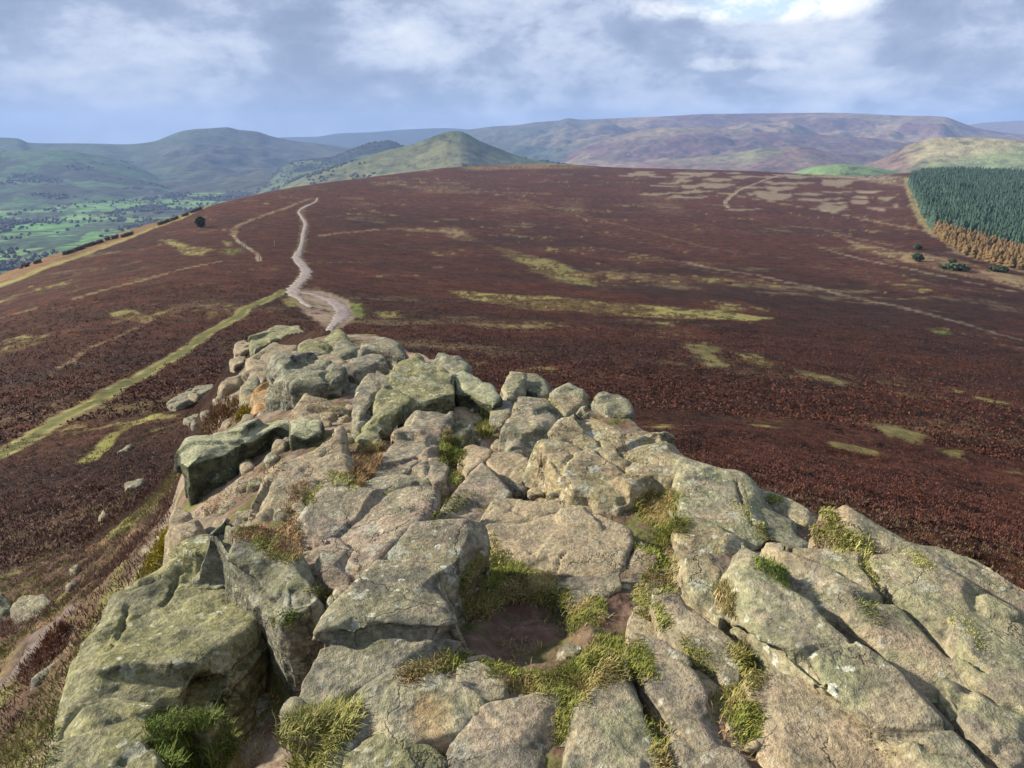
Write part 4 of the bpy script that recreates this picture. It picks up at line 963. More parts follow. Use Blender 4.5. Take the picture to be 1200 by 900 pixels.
rock('boulder', 'small pale stone at the foot of the yellow bush', B, [(168,640),(176,633),(184,638),(180,645),(170,646)], 5, .3, 'tan', onground=True)
# small stones wedged in the soil between the slabs
_rs = random.Random(5)
SMALL = [(553,660),(706,727),(693,738),(775,792),(812,796),(870,760),(880,780),(742,690),(760,672),(784,668),(842,738),(606,570),(628,575),(668,588),(520,618),(455,812),(600,802),(668,760),(560,772),(392,700),(402,690),(372,800),(250,850),(385,475),(392,455),(380,495),(415,540),(530,560),(556,508),(570,508),(585,518),(940,650),(906,640),(1000,860),(868,850),(880,870),(760,890),(410,450),(398,505),(366,510),(290,600),(300,615),(270,590)]
for q_ in range(70):
    SMALL.append((_rs.uniform(225, 430), _rs.uniform(455, 640)))
SMALL = [p for p in SMALL if p[0] > 225+max(0, (p[1]-560))*.2]
for (u, v) in SMALL:
    a = _rs.uniform(4, 9); q = []
    for k in range(7):
        t_ = k/7*2*PI+_rs.uniform(-.3, .3); r_ = a*_rs.uniform(.7, 1.15); q.append((u+r_*math.cos(t_), v+r_*.62*math.sin(t_)))
    rock('stone', 'small loose stone wedged in the soil between the big slabs', 'stone', q, 4, .16, _rs.choice(['tan', 'pink', 'grey', 'tan']), rnd=.6, rough=.7, group='small stones wedged between the slabs')
# ------------------------------------------------------------------ grass, heather sprigs, bracken: blades
def blades(root, L, w, az_, lean, curl):
    """one bent blade per root: 5 points, 3 triangles. all arrays of n"""
    n = len(root); d = np.stack([np.cos(az_), np.sin(az_), np.zeros(n)], -1); s = np.stack([-np.sin(az_), np.cos(az_), np.zeros(n)], -1)
    up = np.array((0, 0, 1.0)); a1 = lean; a2 = lean+curl
    m = root+(d*np.sin(a1)[:, None]+up*np.cos(a1)[:, None])*(L*.55)[:, None]
    t = m+(d*np.sin(a2)[:, None]+up*np.cos(a2)[:, None])*(L*.45)[:, None]
    W_ = (s*w[:, None])*.5
    V = np.stack([root-W_, root+W_, m-W_*.8, m+W_*.8, t], 1).reshape(-1, 3)
    b = (np.arange(n)*5)[:, None]
    Fc = np.concatenate([b+np.array([[0, 1, 3]]), b+np.array([[0, 3, 2]]), b+np.array([[2, 3, 4]])], 0)
    return V, Fc
def blade_obj(name, root, L, w, cols, lean=(.0, .8), curl=(.0, .8), parent=None, org=None, az_=None):
    n = len(root)
    az_ = rng.uniform(0, 2*PI, n) if az_ is None else az_
    V, Fc = blades(root, L, w, az_, rng.uniform(lean[0], lean[1], n), rng.uniform(curl[0], curl[1], n))
    return mesh_np(name, V, Fc, M_leaf, False, np.repeat(cols, 5, 0), parent, org)
def palette(n, cols, var=.25):
    c = np.array(cols)[rng.integers(0, len(cols), n)]; return np.clip(c*(1+rng.normal(0, var, n))[:, None]*(1+rng.normal(0, .06, (n, 3))), .004, .9)
GREEN = [(0.13, 0.155, 0.028), (0.19, 0.20, 0.04), (0.26, 0.225, 0.075), (0.30, 0.22, 0.10)]
LIGHT = [(0.20, 0.21, 0.05), (0.29, 0.27, 0.09), (0.38, 0.33, 0.14), (0.15, 0.18, 0.04)]
DARKG = [(0.085, 0.125, 0.022), (0.12, 0.155, 0.03), (0.16, 0.18, 0.04), (0.20, 0.18, 0.06)]
STRAW = [(0.30, 0.20, 0.09), (0.22, 0.13, 0.06), (0.38, 0.29, 0.14), (0.18, 0.17, 0.05)]
HEATH = [(0.085, 0.045, 0.035), (0.12, 0.07, 0.05), (0.15, 0.10, 0.065), (0.065, 0.05, 0.03), (0.10, 0.095, 0.035)]
RUST = [(0.15, 0.07, 0.04), (0.11, 0.05, 0.035), (0.20, 0.11, 0.055)]
bpy.context.view_layer.update()
dgx = bpy.context.evaluated_depsgraph_get()
def cast(u, v):
    d = ray(u, v); d = d/np.linalg.norm(d)
    ok, loc, nor, _, ob, _ = sc.ray_cast(dgx, (0, 0, 0), tuple(d), distance=60)
    return (np.array(loc), np.array(nor)) if ok else None
def roots_in(poly, n, jit=.012, soft=4):
    """points of ground or rock inside a patch outline"""
    P = np.array(poly, float); out = []
    lo, hi = P.min(0), P.max(0); tries = 0
    U = rng.uniform(lo-soft, hi+soft, (n*6, 2)); sd_ = poly_sd(U[:, 0], U[:, 1], [tuple(p) for p in P]) + 5*vn2(U[:, 0]/9, U[:, 1]/9, 4)
    U = U[sd_ < 0][:n]
    # keep depth-continuous hits only
    for u, v in U:
        h = cast(u, v)
        if h is not None and h[1][2] > .15: out.append(h[0])
    if not out: return np.zeros((0, 3))
    R0 = np.array(out); d = np.linalg.norm(R0, axis=1); k = d < np.median(d)*1.22
    R0 = R0[k]; R0 = R0+rng.normal(0, jit, R0.shape)*np.array((1, 1, 0)); R0[:, 2] -= .006
    return R0
def grass_patch(poly, n, per, L, w, cols, lean=(.1, 1.15), curl=(.1, 1.0)):
    n = int(n*1.35)
    R0 = roots_in(poly, n); R1 = np.repeat(R0, per, 0); m = len(R1)
    R1 = R1+rng.normal(0, .010, R1.shape)*np.array((1, 1, 0))
    patch = .75+.5*(vn2(R1[:, 0]*9, R1[:, 1]*9, 77)*.5+.5)
    Ls = L*.55*rng.uniform(.35, 1.15, m)*patch
    az_ = rng.uniform(0, 2*PI, m)
    # blades in one spot lean roughly the same way
    az_ = vn2(R1[:, 0]*6, R1[:, 1]*6, 5)*PI*1.4+rng.normal(0, .9, m)
    V, Fc = blades(R1, Ls, w*rng.uniform(.7, 1.3, m), az_, rng.uniform(*lean, m), rng.uniform(*curl, m))
    tone = sstep(-.1, .9, vn2(R1[:, 0]*7+3, R1[:, 1]*7, 9))[:, None]
    c = palette(m, cols[:2])*(1-tone)+palette(m, cols[2:])*tone if len(cols) > 2 else palette(m, cols)
    return V, Fc, np.repeat(c, 5, 0)
def join(parts):
    Vs, Fs, Cs, o = [], [], [], 0
    for V, Fc, c in parts: Vs.append(V); Fs.append(Fc+o); Cs.append(c); o += len(V)
    return np.concatenate(Vs), np.concatenate(Fs), np.concatenate(Cs)
def tuft_thing(label, parts):
    V, Fc, c = join(parts); org = V.mean(0); org[2] = V[:, 2].min()
    return tag(mesh_np('grass_tuft', V, Fc, M_leaf, False, c, None, tuple(org)), label, 'grass tuft')
tuft_thing('thick olive-green tussock between the long diagonal slab and the dirt hollow', [
    grass_patch([(537,672),(552,655),(575,650),(600,660),(640,672),(662,690),(664,712),(640,708),(612,702),(590,704),(575,712),(562,728),(545,716)], 2600, 3, .085, .0032, GREEN)])
tuft_thing('lush pale green tuft below the lower end of the long diagonal slab', [
    grass_patch([(306,896),(325,868),(345,842),(362,842),(392,836),(418,828),(408,852),(392,874),(384,905),(320,920),(300,915)], 2200, 3, .10, .0034, LIGHT)])
tuft_thing('dark green grassy shelf at the foot of the huge green boulder', [
    grass_patch([(165,842),(200,833),(250,838),(300,842),(302,858),(276,876),(255,905),(190,905),(182,872)], 2600, 3, .085, .0032, DARKG)])
tuft_thing('straw and green tuft hanging in the cleft left of the rose-grey slab', [
    grass_patch([(414,552),(420,530),(440,522),(454,508),(452,530),(438,552),(424,566)], 900, 4, .13, .0055, STRAW, (.1, .7))])
tuft_thing('short upright yellow-green tuft in the notch left of the orange-buff slab', [
    grass_patch([(563,484),(572,480),(577,490),(576,508),(566,508)], 330, 5, .14, .006, LIGHT, (.0, .3), (.0, .3))])
tuft_thing('bright green grass filling the slot beside the green-sided cube', [
    grass_patch([(512,520),(522,506),(540,514),(546,530),(542,546),(534,565),(528,545),(516,540)], 800, 4, .09, .005, GREEN)])
tuft_thing('bushy green clump against the lower right corner of the biggest lichened boulder', [
    grass_patch([(738,592),(758,578),(797,574),(799,600),(797,622),(778,636),(768,622),(748,606)], 1900, 3, .10, .004, GREEN)])
tuft_thing('mossy green mat on the right crest between the blue-grey and the pale crest slab', [
    grass_patch([(944,598),(972,596),(992,612),(1010,630),(1022,646),(990,648),(960,636),(946,620)], 1500, 3, .045, .0045, LIGHT)])
tuft_thing('mixed green and straw patch on top of the mossy grey rock', [
    grass_patch([(272,624),(290,606),(318,598),(345,600),(352,622),(350,646),(338,660),(322,646),(300,640)], 1500, 3, .065, .0042, STRAW[:2]+GREEN[1:3])])
P_ = []
for poly, n, L, cols in [
  ([(490,778),(512,768),(545,768),(585,780),(615,792),(650,794),(685,772),(700,750),(738,748),(760,765),(766,796),(742,792),(715,800),(690,812),(672,838),(660,868),(652,850),(662,815),(612,814),(592,800),(566,776),(540,778),(505,786)], 3800, .055, GREEN),
  ([(742,640),(770,640),(792,655),(795,690),(770,690),(742,700),(758,672),(768,656)], 900, .05, GREEN),
  ([(664,715),(690,700),(706,712),(700,735),(680,740),(665,735)], 700, .05, GREEN),
  ([(742,692),(766,695),(786,730),(776,742),(752,720)], 700, .045, LIGHT),
  ([(846,672),(862,700),(866,722),(852,726),(850,700)], 500, .05, STRAW[2:]+GREEN[:2]),
  ([(862,752),(878,752),(892,790),(884,800),(868,790),(860,770)], 700, .045, STRAW[2:]+GREEN[:2]),
  ([(800,745),(822,765),(836,785),(826,790),(806,770)], 350, .04, LIGHT),
  ([(846,812),(868,800),(884,820),(892,862),(872,868),(856,840)], 800, .05, GREEN),
  ([(770,875),(760,850),(766,840),(782,880),(790,905),(765,905)], 350, .05, GREEN),
  ([(863,592),(872,595),(900,625),(890,628)], 260, .035, LIGHT),
  ([(1004,655),(1022,656),(1036,676),(1024,684),(1010,668)], 320, .03, LIGHT),
  ([(1062,646),(1085,652),(1094,664),(1074,660)], 220, .03, LIGHT),
  ([(1000,700),(1030,716),(1042,735),(1015,722)], 120, .03, GREEN),
  ([(1120,715),(1145,745),(1150,758),(1125,735)], 160, .02, LIGHT),
  ([(888,656),(905,650),(920,668),(930,690),(912,684),(898,668)], 420, .05, DARKG),
  ([(456,800),(480,785),(504,778),(500,784),(470,798)], 300, .05, STRAW),
  ([(520,590),(545,572),(552,578),(535,598),(518,604)], 300, .05, DARKG),
  ([(372,682),(392,700),(380,708),(362,690)], 260, .035, GREEN),
  ([(320,720),(345,712),(350,728),(328,732)], 200, .045, DARKG),
  ([(505,598),(520,600),(512,612)], 80, .03, GREEN),
  ([(355,585),(372,566),(380,570),(362,594)], 260, .06, LIGHT),
  ([(575,628),(600,655),(596,664),(574,645)], 220, .05, STRAW[2:]+GREEN[:2]),
  ([(632,473),(640,466),(662,482),(655,488)], 150, .04, GREEN),
  ([(345,568),(370,566),(342,600),(330,600)], 200, .06, STRAW),
  ([(385,552),(420,558),(416,570),(392,566)], 240, .07, LIGHT),
  ([(1150,560),(1160,560),(1165,570),(1150,570)], 2, .03, LIGHT),
  ([(895,573),(905,574),(912,590),(900,586)], 120, .04, GREEN),
  ([(228,600),(262,575),(300,552),(334,535),(338,548),(306,570),(270,592),(240,612)], 500, .05, STRAW[:2]+GREEN[:2]),
  ([(350,470),(372,462),(402,480),(395,498),(372,490)], 200, .05, STRAW),
  ([(0,880),(60,800),(70,840),(60,905),(0,905)], 900, .06, DARKG+STRAW[1:2]),
]:
    P_.append(grass_patch(poly, n, 3, L, .0034 if poly[0][1] > 640 else .0048, cols))
# scattered thin grass and moss on all the soil of the outcrop
U = rng.uniform((230, 560), (1150, 905), (5200, 2)); mk = (fbm2(U[:, 0], U[:, 1], 70, 3, .5, 7) > .02)
RT = []
for u, v in U[mk]:
    h = cast(u, v)
    if h is not None and h[1][2] > .5:
        q = h[0]; g = float(gz(q[0], q[1]))
        if abs(g-q[2]) < .02: RT.append(q)
RT = np.repeat(np.array(RT), 5, 0); RT = RT+rng.normal(0, .02, RT.shape)*np.array((1, 1, 0)); m = len(RT)
V, Fc = blades(RT, rng.uniform(.012, .045, m), np.full(m, .0034), rng.uniform(0, 6.28, m), rng.uniform(.1, 1.1, m), rng.uniform(.1, .9, m))
P_.append((V, Fc, np.repeat(palette(m, GREEN+STRAW[:2]), 5, 0)))
V, Fc, c = join(P_)
tag(mesh_np('grass', V, Fc, M_leaf, False, c), 'short grass growing in the seams between the rocks', 'grass', kind='stuff')

# heather, bilberry and bent grass on the hillside close by
def clumps(n, rmin, rmax, a0, a1, dmin):
    r = np.sqrt(rng.uniform(rmin**2, rmax**2, n*3)) if rmax < 30 else np.exp(rng.uniform(math.log(rmin), math.log(rmax), n*3))
    a = rng.uniform(a0, a1, n*3); x, y = r*np.sin(a), r*np.cos(a)
    d = poly_sd(x, y, PLATEAU); lp = line_d(x, y, _lp)
    k = (d > dmin) & (lp > .42); return x[k][:n], y[k][:n]
def sprigs(x, y, per, hgt, wid, spread, tint, ll=.35):
    """low domed plants: short upturned twigs spread through a dome"""
    n = len(x); c0 = np.stack([x, y, gz(x, y)-.03], -1)
    s = rng.uniform(.6, 1.25, n); R1 = np.repeat(c0, per, 0); m = len(R1); s1 = np.repeat(s, per)
    a_ = rng.uniform(0, 2*PI, m); q = np.sqrt(rng.random(m)); off = np.stack([np.cos(a_), np.sin(a_)], -1)*(q*spread*.5*s1)[:, None]
    R1[:, :2] += off; R1[:, 2] += (hgt*s1*(1-q*q)*rng.uniform(.15, .85, m))
    V, Fc = blades(R1, hgt*ll*s1*rng.uniform(.6, 1.3, m), wid*rng.uniform(.6, 1.3, m), a_+rng.normal(0, .8, m), q*1.0+rng.normal(0, .25, m), rng.uniform(-.4, .5, m))
    return V, Fc, np.repeat(tint(R1, n, per, m), 5, 0)
def tint_left(R1, n, per, m):
    q = fbm2(R1[:, 0], R1[:, 1], 1.7, 3, .6, 91)+.5*fbm2(R1[:, 0], R1[:, 1], .5, 2, .5, 92)
    c = palette(m, HEATH[:3], .3); g = palette(m, [(0.15, 0.135, 0.04), (0.21, 0.175, 0.07), (0.10, 0.105, 0.03)], .3); s = palette(m, RUST+HEATH[:2], .3)
    k = q > .22; c[k] = g[k]; k = q < -.38; c[k] = s[k]; return c
xs, ys = clumps(8500, 3.0, 26, R(-52), R(-6), .12)
pa = sprigs(xs, ys, 46, .15, .009, .34, tint_left)
xs, ys = clumps(5000, 20, 60, R(-46), R(-9), 2)
pb = sprigs(xs, ys, 16, .24, .035, .5, lambda R1, n, per, m: palette(m, [(0.085, 0.038, 0.028), (0.06, 0.03, 0.024), (0.11, 0.06, 0.04)], .28))
xs, ys = clumps(6500, 5, 24, R(-10), R(52), .3)
pc = sprigs(xs, ys, 14, .22, .022, .42, lambda R1, n, per, m: palette(m, [(0.085, 0.04, 0.03), (0.06, 0.032, 0.027), (0.12, 0.06, 0.04), (0.10, 0.09, 0.035)], .3))
xs, ys = clumps(15000, 22, 75, R(-9), R(46), 2)
_, hm__ = cover(xs, ys, np.hypot(xs, ys)); xs, ys = xs[hm__ > .5], ys[hm__ > .5]
pd = sprigs(xs, ys, 14, .22, .04, .55, lambda R1, n, per, m: palette(m, [(0.068, 0.024, 0.016), (0.04, 0.018, 0.013), (0.092, 0.034, 0.022)], .28))
xs, ys = clumps(26000, 60, 190, R(-40), R(42), 2)
_, hm__ = cover(xs, ys, np.hypot(xs, ys)); xs, ys = xs[hm__ > .6], ys[hm__ > .6]
pe_ = sprigs(xs, ys, 8, .30, .13, 1.0, lambda R1, n, per, m: palette(m, [(0.068, 0.024, 0.014), (0.035, 0.016, 0.010), (0.095, 0.034, 0.02)], .3), .5)
V, Fc, c = join([pa, pb, pc, pd, pe_])
tag(mesh_np('heather_sprigs', V, Fc, M_leaf, False, c), 'wiry brown heather and bilberry stems on the slopes beside the outcrop', 'heather', kind='stuff')
def bush(name, label, cat, u, v, hgt, spread, per, cols, wid=.013, lean=1.0):
    p = hit(lambda x, y: gz(x, y), u, v); n = 16
    x = p[0]+rng.normal(0, spread*.33, n); y = p[1]+rng.normal(0, spread*.33, n)
    V, Fc, c = sprigs(x, y, per, hgt, wid, spread*.7, lambda R1, n, per, m: palette(m, cols, .25), .2)
    return tag(mesh_np(name, V, Fc, M_leaf, False, c, None, (float(p[0]), float(p[1]), float(gz(p[0], p[1])))), label, cat)
bush('shrub', 'bright yellow-green bush beside the knobbly standing stone', 'shrub', 188, 665, .24, .34, 200, [(0.30, 0.25, 0.03), (0.38, 0.30, 0.05), (0.20, 0.19, 0.03)])
bush('bracken', 'rust-red dead bracken clump beside the dirt path', 'bracken', 62, 765, .26, .30, 200, RUST)
bush('bracken', 'rust-brown bracken between the pale slab stones and the brown column', 'bracken', 262, 492, .32, .7, 240, RUST+[(0.16, 0.13, 0.04)])
bush('bracken', 'orange-brown bracken above the white-tipped stone on the left slope', 'bracken', 112, 572, .3, .5, 160, RUST+HEATH[:1])
bush('shrub', 'yellow moss clump growing out of the foot of the brown column', 'shrub', 290, 484, .18, .3, 160, [(0.28, 0.22, 0.03), (0.34, 0.26, 0.05), (0.18, 0.16, 0.03)])

# ------------------------------------------------------------------ wall, posts and small trees on the moor
def at_moor(u, v):
    p = hit(moor_z, u, v); return float(p[0]), float(p[1]), float(gz(p[0], p[1]))
rw = random.Random(3)
for (u0, v0, u1, v1) in [(24,315,35,311.5),(41,309.5,48,307.5),(75,299.5,86,295.5),(87,295,98,291),(100,290,110,286.5),(112,286.5,120,283.5),(124,282,128,281),(131,280.5,138,278),(142,278.5,155,274.5),(186,264,198,259.5),(200,259,208,256),(214,254,220,251.5),(223,250,236,245)]:
    a = at_moor(u0, v0); b = at_moor(u1, v1); bm = bmesh.new(); L = math.hypot(b[0]-a[0], b[1]-a[1]); n = max(3, int(L/1.1))
    L = max(L, .1); tx, ty = (b[0]-a[0])/L, (b[1]-a[1])/L
    for i in range(n):
        for lay in range(2):
            t = (i+rw.uniform(.2, .8))/n; x = a[0]+(b[0]-a[0])*t+rw.uniform(-.2, .2); y = a[1]+(b[1]-a[1])*t+rw.uniform(-.2, .2)
            z = float(gz(x, y)); h = rw.uniform(.7, 1.1)
            r_ = bmesh.ops.create_icosphere(bm, subdivisions=1, radius=1)
            for q in r_['verts']:
                q.co = (x+q.co.x*.95*rw.uniform(.8, 1.1), y+q.co.y*.7*rw.uniform(.8, 1.1), z+.25+lay*.75+q.co.z*.6*h)
    me = bpy.data.meshes.new('stone_wall'); bm.to_mesh(me); bm.free(); me.materials.append(M_wall)
    for v in me.vertices: v.co.x -= a[0]; v.co.y -= a[1]; v.co.z -= a[2]
    o = bpy.data.objects.new('stone_wall', me); o.location = a; link(o)
    tag(o, 'short dark broken length of field wall along the left shoulder of the moor', 'wall', 'broken wall lengths on the left shoulder')
for (u, v, h, lab) in [(283.5, 293, 2.2, 'left one of two pale wooden posts standing close together by the thin side path'), (287.5, 292.5, 2.6, 'right one of two pale wooden posts standing close together by the thin side path'),
                       (304.5, 306, 2.0, 'pale wooden post standing at the lower end of the thin side path'), (322, 288.5, 2.2, 'lone wooden post in heather between the side path and the main path')]:
    x, y, z = at_moor(u, v); bm = bmesh.new()
    bmesh.ops.create_cone(bm, cap_ends=True, segments=8, radius1=.16, radius2=.12, depth=h)
    for q in bm.verts: q.co.z += h/2-.1; q.co.x += (.06 if q.co.z > 1 else 0)
    me = bpy.data.meshes.new('wooden_post'); bm.to_mesh(me); bm.free(); me.materials.append(M_wood)
    o = bpy.data.objects.new('wooden_post', me); o.location = (x, y, z); link(o); tag(o, lab, 'post')
def crown_mesh(name, n, rad, hgt, z0, mat, seed, cone=0.0, leaf=.35):
    g = np.random.default_rng(seed); t = g.random(n); ph = g.uniform(0, 2*PI, n)
    prof = (1-t)**.8 if cone else np.sqrt(np.clip(1-(2*t-1)**2, 0, 1))
    rr = rad*prof*np.sqrt(g.uniform(.35, 1, n))*(1+.22*np.sin(ph*3+t*9))
    c = np.stack([rr*np.cos(ph), rr*np.sin(ph), z0+t*hgt], -1)
    a = g.normal(0, 1, (n, 3)); a /= np.linalg.norm(a, axis=1, keepdims=True); b = np.cross(a, g.normal(0, 1, (n, 3))); b /= np.linalg.norm(b, axis=1, keepdims=True)
    s = leaf*g.uniform(.6, 1.3, n)[:, None]
    V = np.stack([c-a*s-b*s*.6, c+a*s-b*s*.6, c+a*s+b*s*.6, c-a*s+b*s*.6], 1).reshape(-1, 3)
    me = bpy.data.meshes.new(name); Fc = np.arange(4*n).reshape(n, 4)
    me.from_pydata(V.tolist(), [], Fc.tolist()); me.materials.append(mat); return me
def trunk_mesh(h, r0, mat):
    bm = bmesh.new(); bmesh.ops.create_cone(bm, cap_ends=True, segments=7, radius1=r0, radius2=r0*.3, depth=h)
    for q in bm.verts: q.co.z += h/2-.2
    me = bpy.data.meshes.new('trunk'); bm.to_mesh(me); bm.free(); me.materials.append(mat); return me
def small_tree(u, v, rad, h, label, seed, mat=None):
    x, y, z = at_moor(u, v); e = bpy.data.objects.new('tree', None); e.location = (x, y, z); link(e); tag(e, label, 'tree')
    link(bpy.data.objects.new('trunk', trunk_mesh(h*.7, .14, M_bark)), e)
    link(bpy.data.objects.new('crown', crown_mesh('crown', 420, rad, h*.92, h*.08, mat or M_shrub, seed, 0, rad*.2)), e)
small_tree(235.5, 266.5, 2.0, 4.6, 'lone dark rounded tree on the heather slope left of the path', 1)
small_tree(1075, 292.5, 1.7, 2.4, 'upper of two small dark bushes in the tan band below the larches', 2)
small_tree(1075, 306, 2.0, 3.2, 'lower and bigger of two small dark bushes in the tan band below the larches', 3)
small_tree(1116, 309, 1.4, 2.0, 'small dark bush above the low spreading thicket below the larches', 4)
small_tree(1118, 316, 4.2, 1.6, 'low wide spreading thicket in the tan band below the larches', 5)
small_tree(1175, 319.5, 1.7, 2.4, 'small rounded dark bush near the right edge below the larches', 6)
small_tree(1166, 318, 2.2, 1.8, 'low dark bush left of the rounded one near the right edge', 7)

# ------------------------------------------------------------------ the plantation: spruces with a fringe of larches
def conifer_mesh(name, h, rad, tiers, seg, seed, mat, soft=0):
    g = random.Random(seed); V = []; Fc = []
    for k in range(tiers):
        t0 = .08+.88*k/tiers; r0 = rad*(1-t0)**(.85 if not soft else .6)*(1.08 if not soft else 1.0); zb = h*t0; zt = h*min(1, t0+.92/tiers*1.9)
        b = len(V); V.append((0, 0, zt))
        for i in range(seg):
            a = 2*PI*i/seg+g.uniform(-.25, .25); rr = r0*(g.uniform(.55, 1.15)); V.append((rr*math.cos(a), rr*math.sin(a), zb-g.uniform(0, .05)*h))
        for i in range(seg): Fc.append((b, b+1+i, b+1+(i+1) % seg))
    me = bpy.data.meshes.new(name); me.from_pydata(V, [], Fc); me.materials.append(mat)
    return me
SPR = [conifer_mesh('spruce', 9.0, 2.0, 9, 8, s, M_conifer) for s in (1, 2, 3, 4)]
LAR = [conifer_mesh('larch', 5.6, 2.2, 8, 9, s, M_larch, 1) for s in (5, 6, 7)]
FOR = W([(1064,214),(1068,207),(1085,203),(1120,202),(1200,207),(1420,222),(1420,370),(1300,335),(1240,322),(1200,306),(1155,290),(1118,280),(1094,272),(1086,262),(1076,240)])
LARP = W([(1092,270),(1105,272),(1118,277),(1155,284),(1200,296),(1250,310),(1320,330),(1400,350),(1420,385),(1300,352),(1215,320),(1170,311),(1130,299),(1106,284)])
tr = random.Random(11)
def fill(poly, step, jit, avoid=None):
    P = np.array(poly); lo, hi = P.min(0), P.max(0); gx2, gy2 = np.meshgrid(np.arange(lo[0], hi[0], step), np.arange(lo[1], hi[1], step))
    x = (gx2+rng.uniform(-jit, jit, gx2.shape)).ravel(); y = (gy2+rng.uniform(-jit, jit, gy2.shape)).ravel()
    k = poly_sd(x, y, poly) < 0
    if avoid is not None: k &= poly_sd(x, y, avoid) > 1.5
    x, y = x[k], y[k]; o = np.argsort(np.hypot(x, y)); return x[o], y[o]
lx, ly = fill(LARP, 3.2, 1.5); sx_, sy_ = fill(FOR, 3.5, 1.6, LARP)
def plant(x, y, meshes, name, label, group, cat, limit, s0, s1):
    """the nearest ones stand as trees of their own, the rest as one mass"""
    z = gz(x, y); u, v = project(x, y, z); vis = (u > -20) & (u < 1225); order = np.r_[np.nonzero(vis)[0], np.nonzero(~vis)[0]]
    solo = order[:limit]; rest = order[limit:]
    for q in solo:
        o = bpy.data.objects.new(name, tr.choice(meshes)); o.location = (x[q], y[q], z[q]); s = tr.uniform(s0, s1)*(1+.22*float(vn2(np.array([x[q]/30]), np.array([y[q]/30]), 3)[0])); o.scale = (s*tr.uniform(.85, 1.1),)*2+(s,)
        o.rotation_euler = (0, 0, tr.uniform(0, 6.28)); link(o); tag(o, label, cat, group)
    Vs, Fs, b = [], [], 0
    MV = [np.array([v_.co[:] for v_ in m_.vertices]) for m_ in meshes]; MF = [np.array([p.vertices[:] for p in m_.polygons]) for m_ in meshes]
    for q in rest:
        k = tr.randrange(len(meshes)); s = tr.uniform(s0, s1)*(1+.22*float(vn2(np.array([x[q]/30]), np.array([y[q]/30]), 3)[0])); a = tr.uniform(0, 6.28)
        v_ = MV[k]*np.array((s, s, s)); v_ = np.stack([v_[:, 0]*math.cos(a)-v_[:, 1]*math.sin(a), v_[:, 0]*math.sin(a)+v_[:, 1]*math.cos(a), v_[:, 2]], -1)+np.array((x[q], y[q], z[q]))
        Vs.append(v_); Fs.append(MF[k]+b); b += len(v_)
    return (np.concatenate(Vs), np.concatenate(Fs)) if Vs else None
r1 = plant(lx, ly, LAR, 'larch', 'golden brown larch in the fringe along the lower edge of the plantation', 'larches fringing the plantation', 'tree', 280, .75, 1.1)
r2 = plant(sx_, sy_, SPR, 'spruce', 'dark green spruce in the front rows of the plantation', 'spruces in the front rows of the plantation', 'tree', 290, .75, 1.2)
if r1: tag(mesh_np('larch_wood', r1[0], r1[1], M_larch, False), 'golden larches of the plantation beyond the front rows', 'trees', kind='stuff')
if r2: tag(mesh_np('spruce_wood', r2[0], r2[1], M_conifer, False), 'dark green spruce plantation beyond the front rows', 'forest', kind='stuff')

# ------------------------------------------------------------------ woods, hedgerow trees and houses in the valley
n = 170000; a = rng.uniform(R(-48), R(46), n); r = np.exp(rng.uniform(math.log(1500), math.log(7000), n)); x, y = r*np.sin(a), r*np.cos(a)
z, i, j = fz(x, y); wv = wmg[i, j]; wh = whog[i, j]
wn = fbm2(x, y, 150, 4, .6, 93)
keep = (z < -90) & (((wh == -1) & ((wv > .55) & (rng.random(n) < .5) | (rng.random(n) < .10) & (wn > -.05))) | ((wh == nmH.index('west_foothill')) & (wn > .28) & (z < -150)) | ((wh == nmH.index('peak_hill')) & (wn > .25) & (z < -110) & (rng.random(n) < .5)))
keep |= (wh == nmH.index('wooded_hill')) & (rng.random(n) < .4)
x, y, z = x[keep], y[keep], z[keep]; print('valley trees', len(x))
ico = bmesh.new(); bmesh.ops.create_icosphere(ico, subdivisions=1, radius=1); IV = np.array([v.co[:] for v in ico.verts]); IF = np.array([[v.index for v in f.verts] for f in ico.faces]); ico.free()
m = len(x); s = rng.uniform(3.5, 7.5, m); V = (IV[None]*(1+rng.uniform(-.25, .25, (m, len(IV), 1))))*np.stack([s, s, s*.85], -1)[:, None]+np.stack([x, y, z+s*.6], -1)[:, None]
Fc = (IF[None]+(np.arange(m)*len(IV))[:, None, None]).reshape(-1, 3)
tag(mesh_np('valley_woodland', V.reshape(-1, 3), Fc, M_farwood, False), 'bare autumn woods and hedgerow trees across the far valley', 'woodland', kind='stuff')
def hitfar(u, v):
    d = ray(u, v); T = np.exp(np.linspace(math.log(900), math.log(13000), 900)); X, Y, Z_ = d[0]*T, d[1]*T, d[2]*T
    zz, _, _ = fz(X, Y); k = np.argmax(Z_ < zz); return float(X[k]), float(Y[k]), float(zz[k])
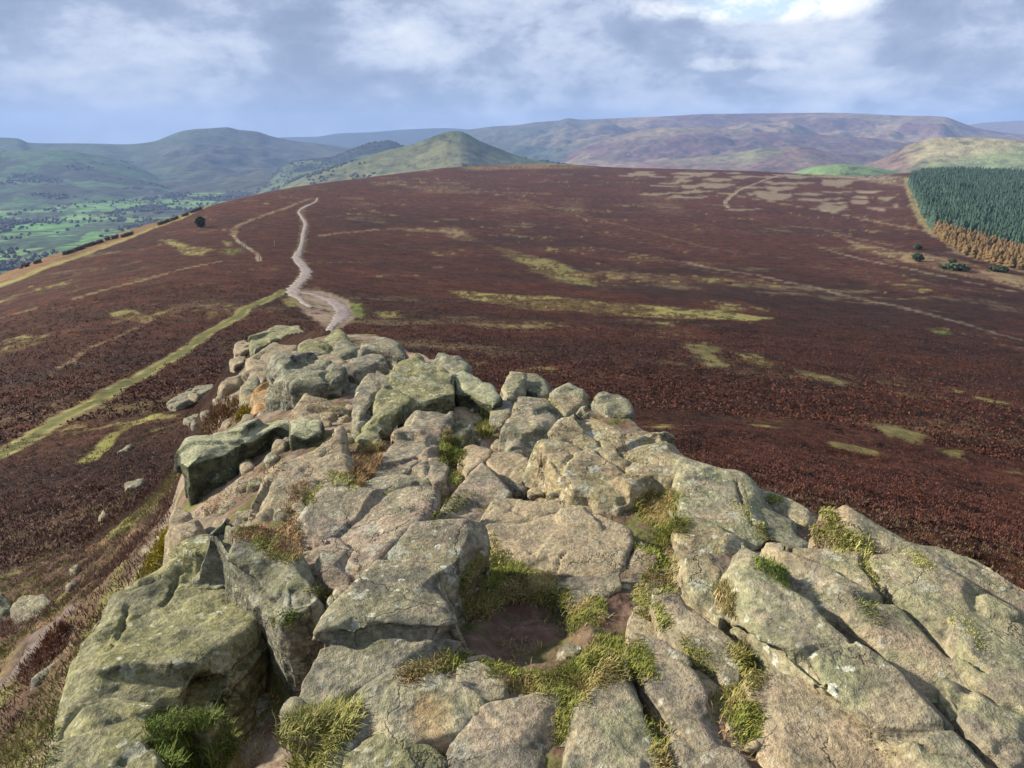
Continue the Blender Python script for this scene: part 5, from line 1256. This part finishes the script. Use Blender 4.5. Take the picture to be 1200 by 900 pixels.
HS = [(134,244,'white farmhouse among trees in the middle of the valley'),(40,255,'small pale house left of centre on the green valley floor'),(68,257,'pale house beside a clump of trees on the near valley floor'),
      (178,226,'pale house in the village at the right end of the valley'),(150,236,'grey-roofed house between the white farmhouse and the village'),(168,232,'small house at the near edge of the village'),(188,231,'small house at the far right of the village'),
      (737,182,'white farmhouse below the purple spur, seen over the moor skyline')]
for (u, v, lab) in HS:
    x, y, z = hitfar(u, v); e = bpy.data.objects.new('house', None); e.location = (x, y, z); e.rotation_euler = (0, 0, rw.uniform(-.5, .5)); link(e); tag(e, lab, 'house')
    w_, d_, h_ = 8.0, 5.0, 5.5
    me = bpy.data.meshes.new('wall'); me.from_pydata([(-w_, -d_, -2), (w_, -d_, -2), (w_, d_, -2), (-w_, d_, -2), (-w_, -d_, h_), (w_, -d_, h_), (w_, d_, h_), (-w_, d_, h_), (-w_, 0, h_+3.4), (w_, 0, h_+3.4)], [],
        [(0, 1, 5, 4), (2, 3, 7, 6), (1, 2, 6, 9, 5), (3, 0, 4, 8, 7)]); me.materials.append(M_render); link(bpy.data.objects.new('wall', me), e)
    me = bpy.data.meshes.new('roof'); me.from_pydata([(-w_-.5, -d_-.6, h_-.2), (w_+.5, -d_-.6, h_-.2), (w_+.5, 0, h_+3.7), (-w_-.5, 0, h_+3.7), (-w_-.5, d_+.6, h_-.2), (w_+.5, d_+.6, h_-.2)], [], [(0, 1, 2, 3), (3, 2, 5, 4)]); me.materials.append(M_slate); link(bpy.data.objects.new('roof', me), e)

# ------------------------------------------------------------------ the air between: even haze over the whole country
hm_ = bpy.data.materials.new('haze_air'); hm_.use_nodes = True; t = hm_.node_tree
for q in list(t.nodes): t.nodes.remove(q)
pv = N(t, 'ShaderNodeVolumePrincipled', inp={'Density': 0.000074, 'Color': (0.36, 0.56, 1.0, 1), 'Anisotropy': 0.0})
oo = N(t, 'ShaderNodeOutputMaterial'); t.links.new(pv.outputs[0], oo.inputs['Volume'])
bm = bmesh.new(); bmesh.ops.create_cube(bm, size=1)
for q in bm.verts: q.co = (q.co.x*30000, q.co.y*16500+7500, q.co.z*860-20)
me = bpy.data.meshes.new('haze'); bm.to_mesh(me); bm.free(); me.materials.append(hm_)
tag(link(bpy.data.objects.new('haze', me)), 'thin blue haze over the valley and the far hills', 'haze', kind='stuff')
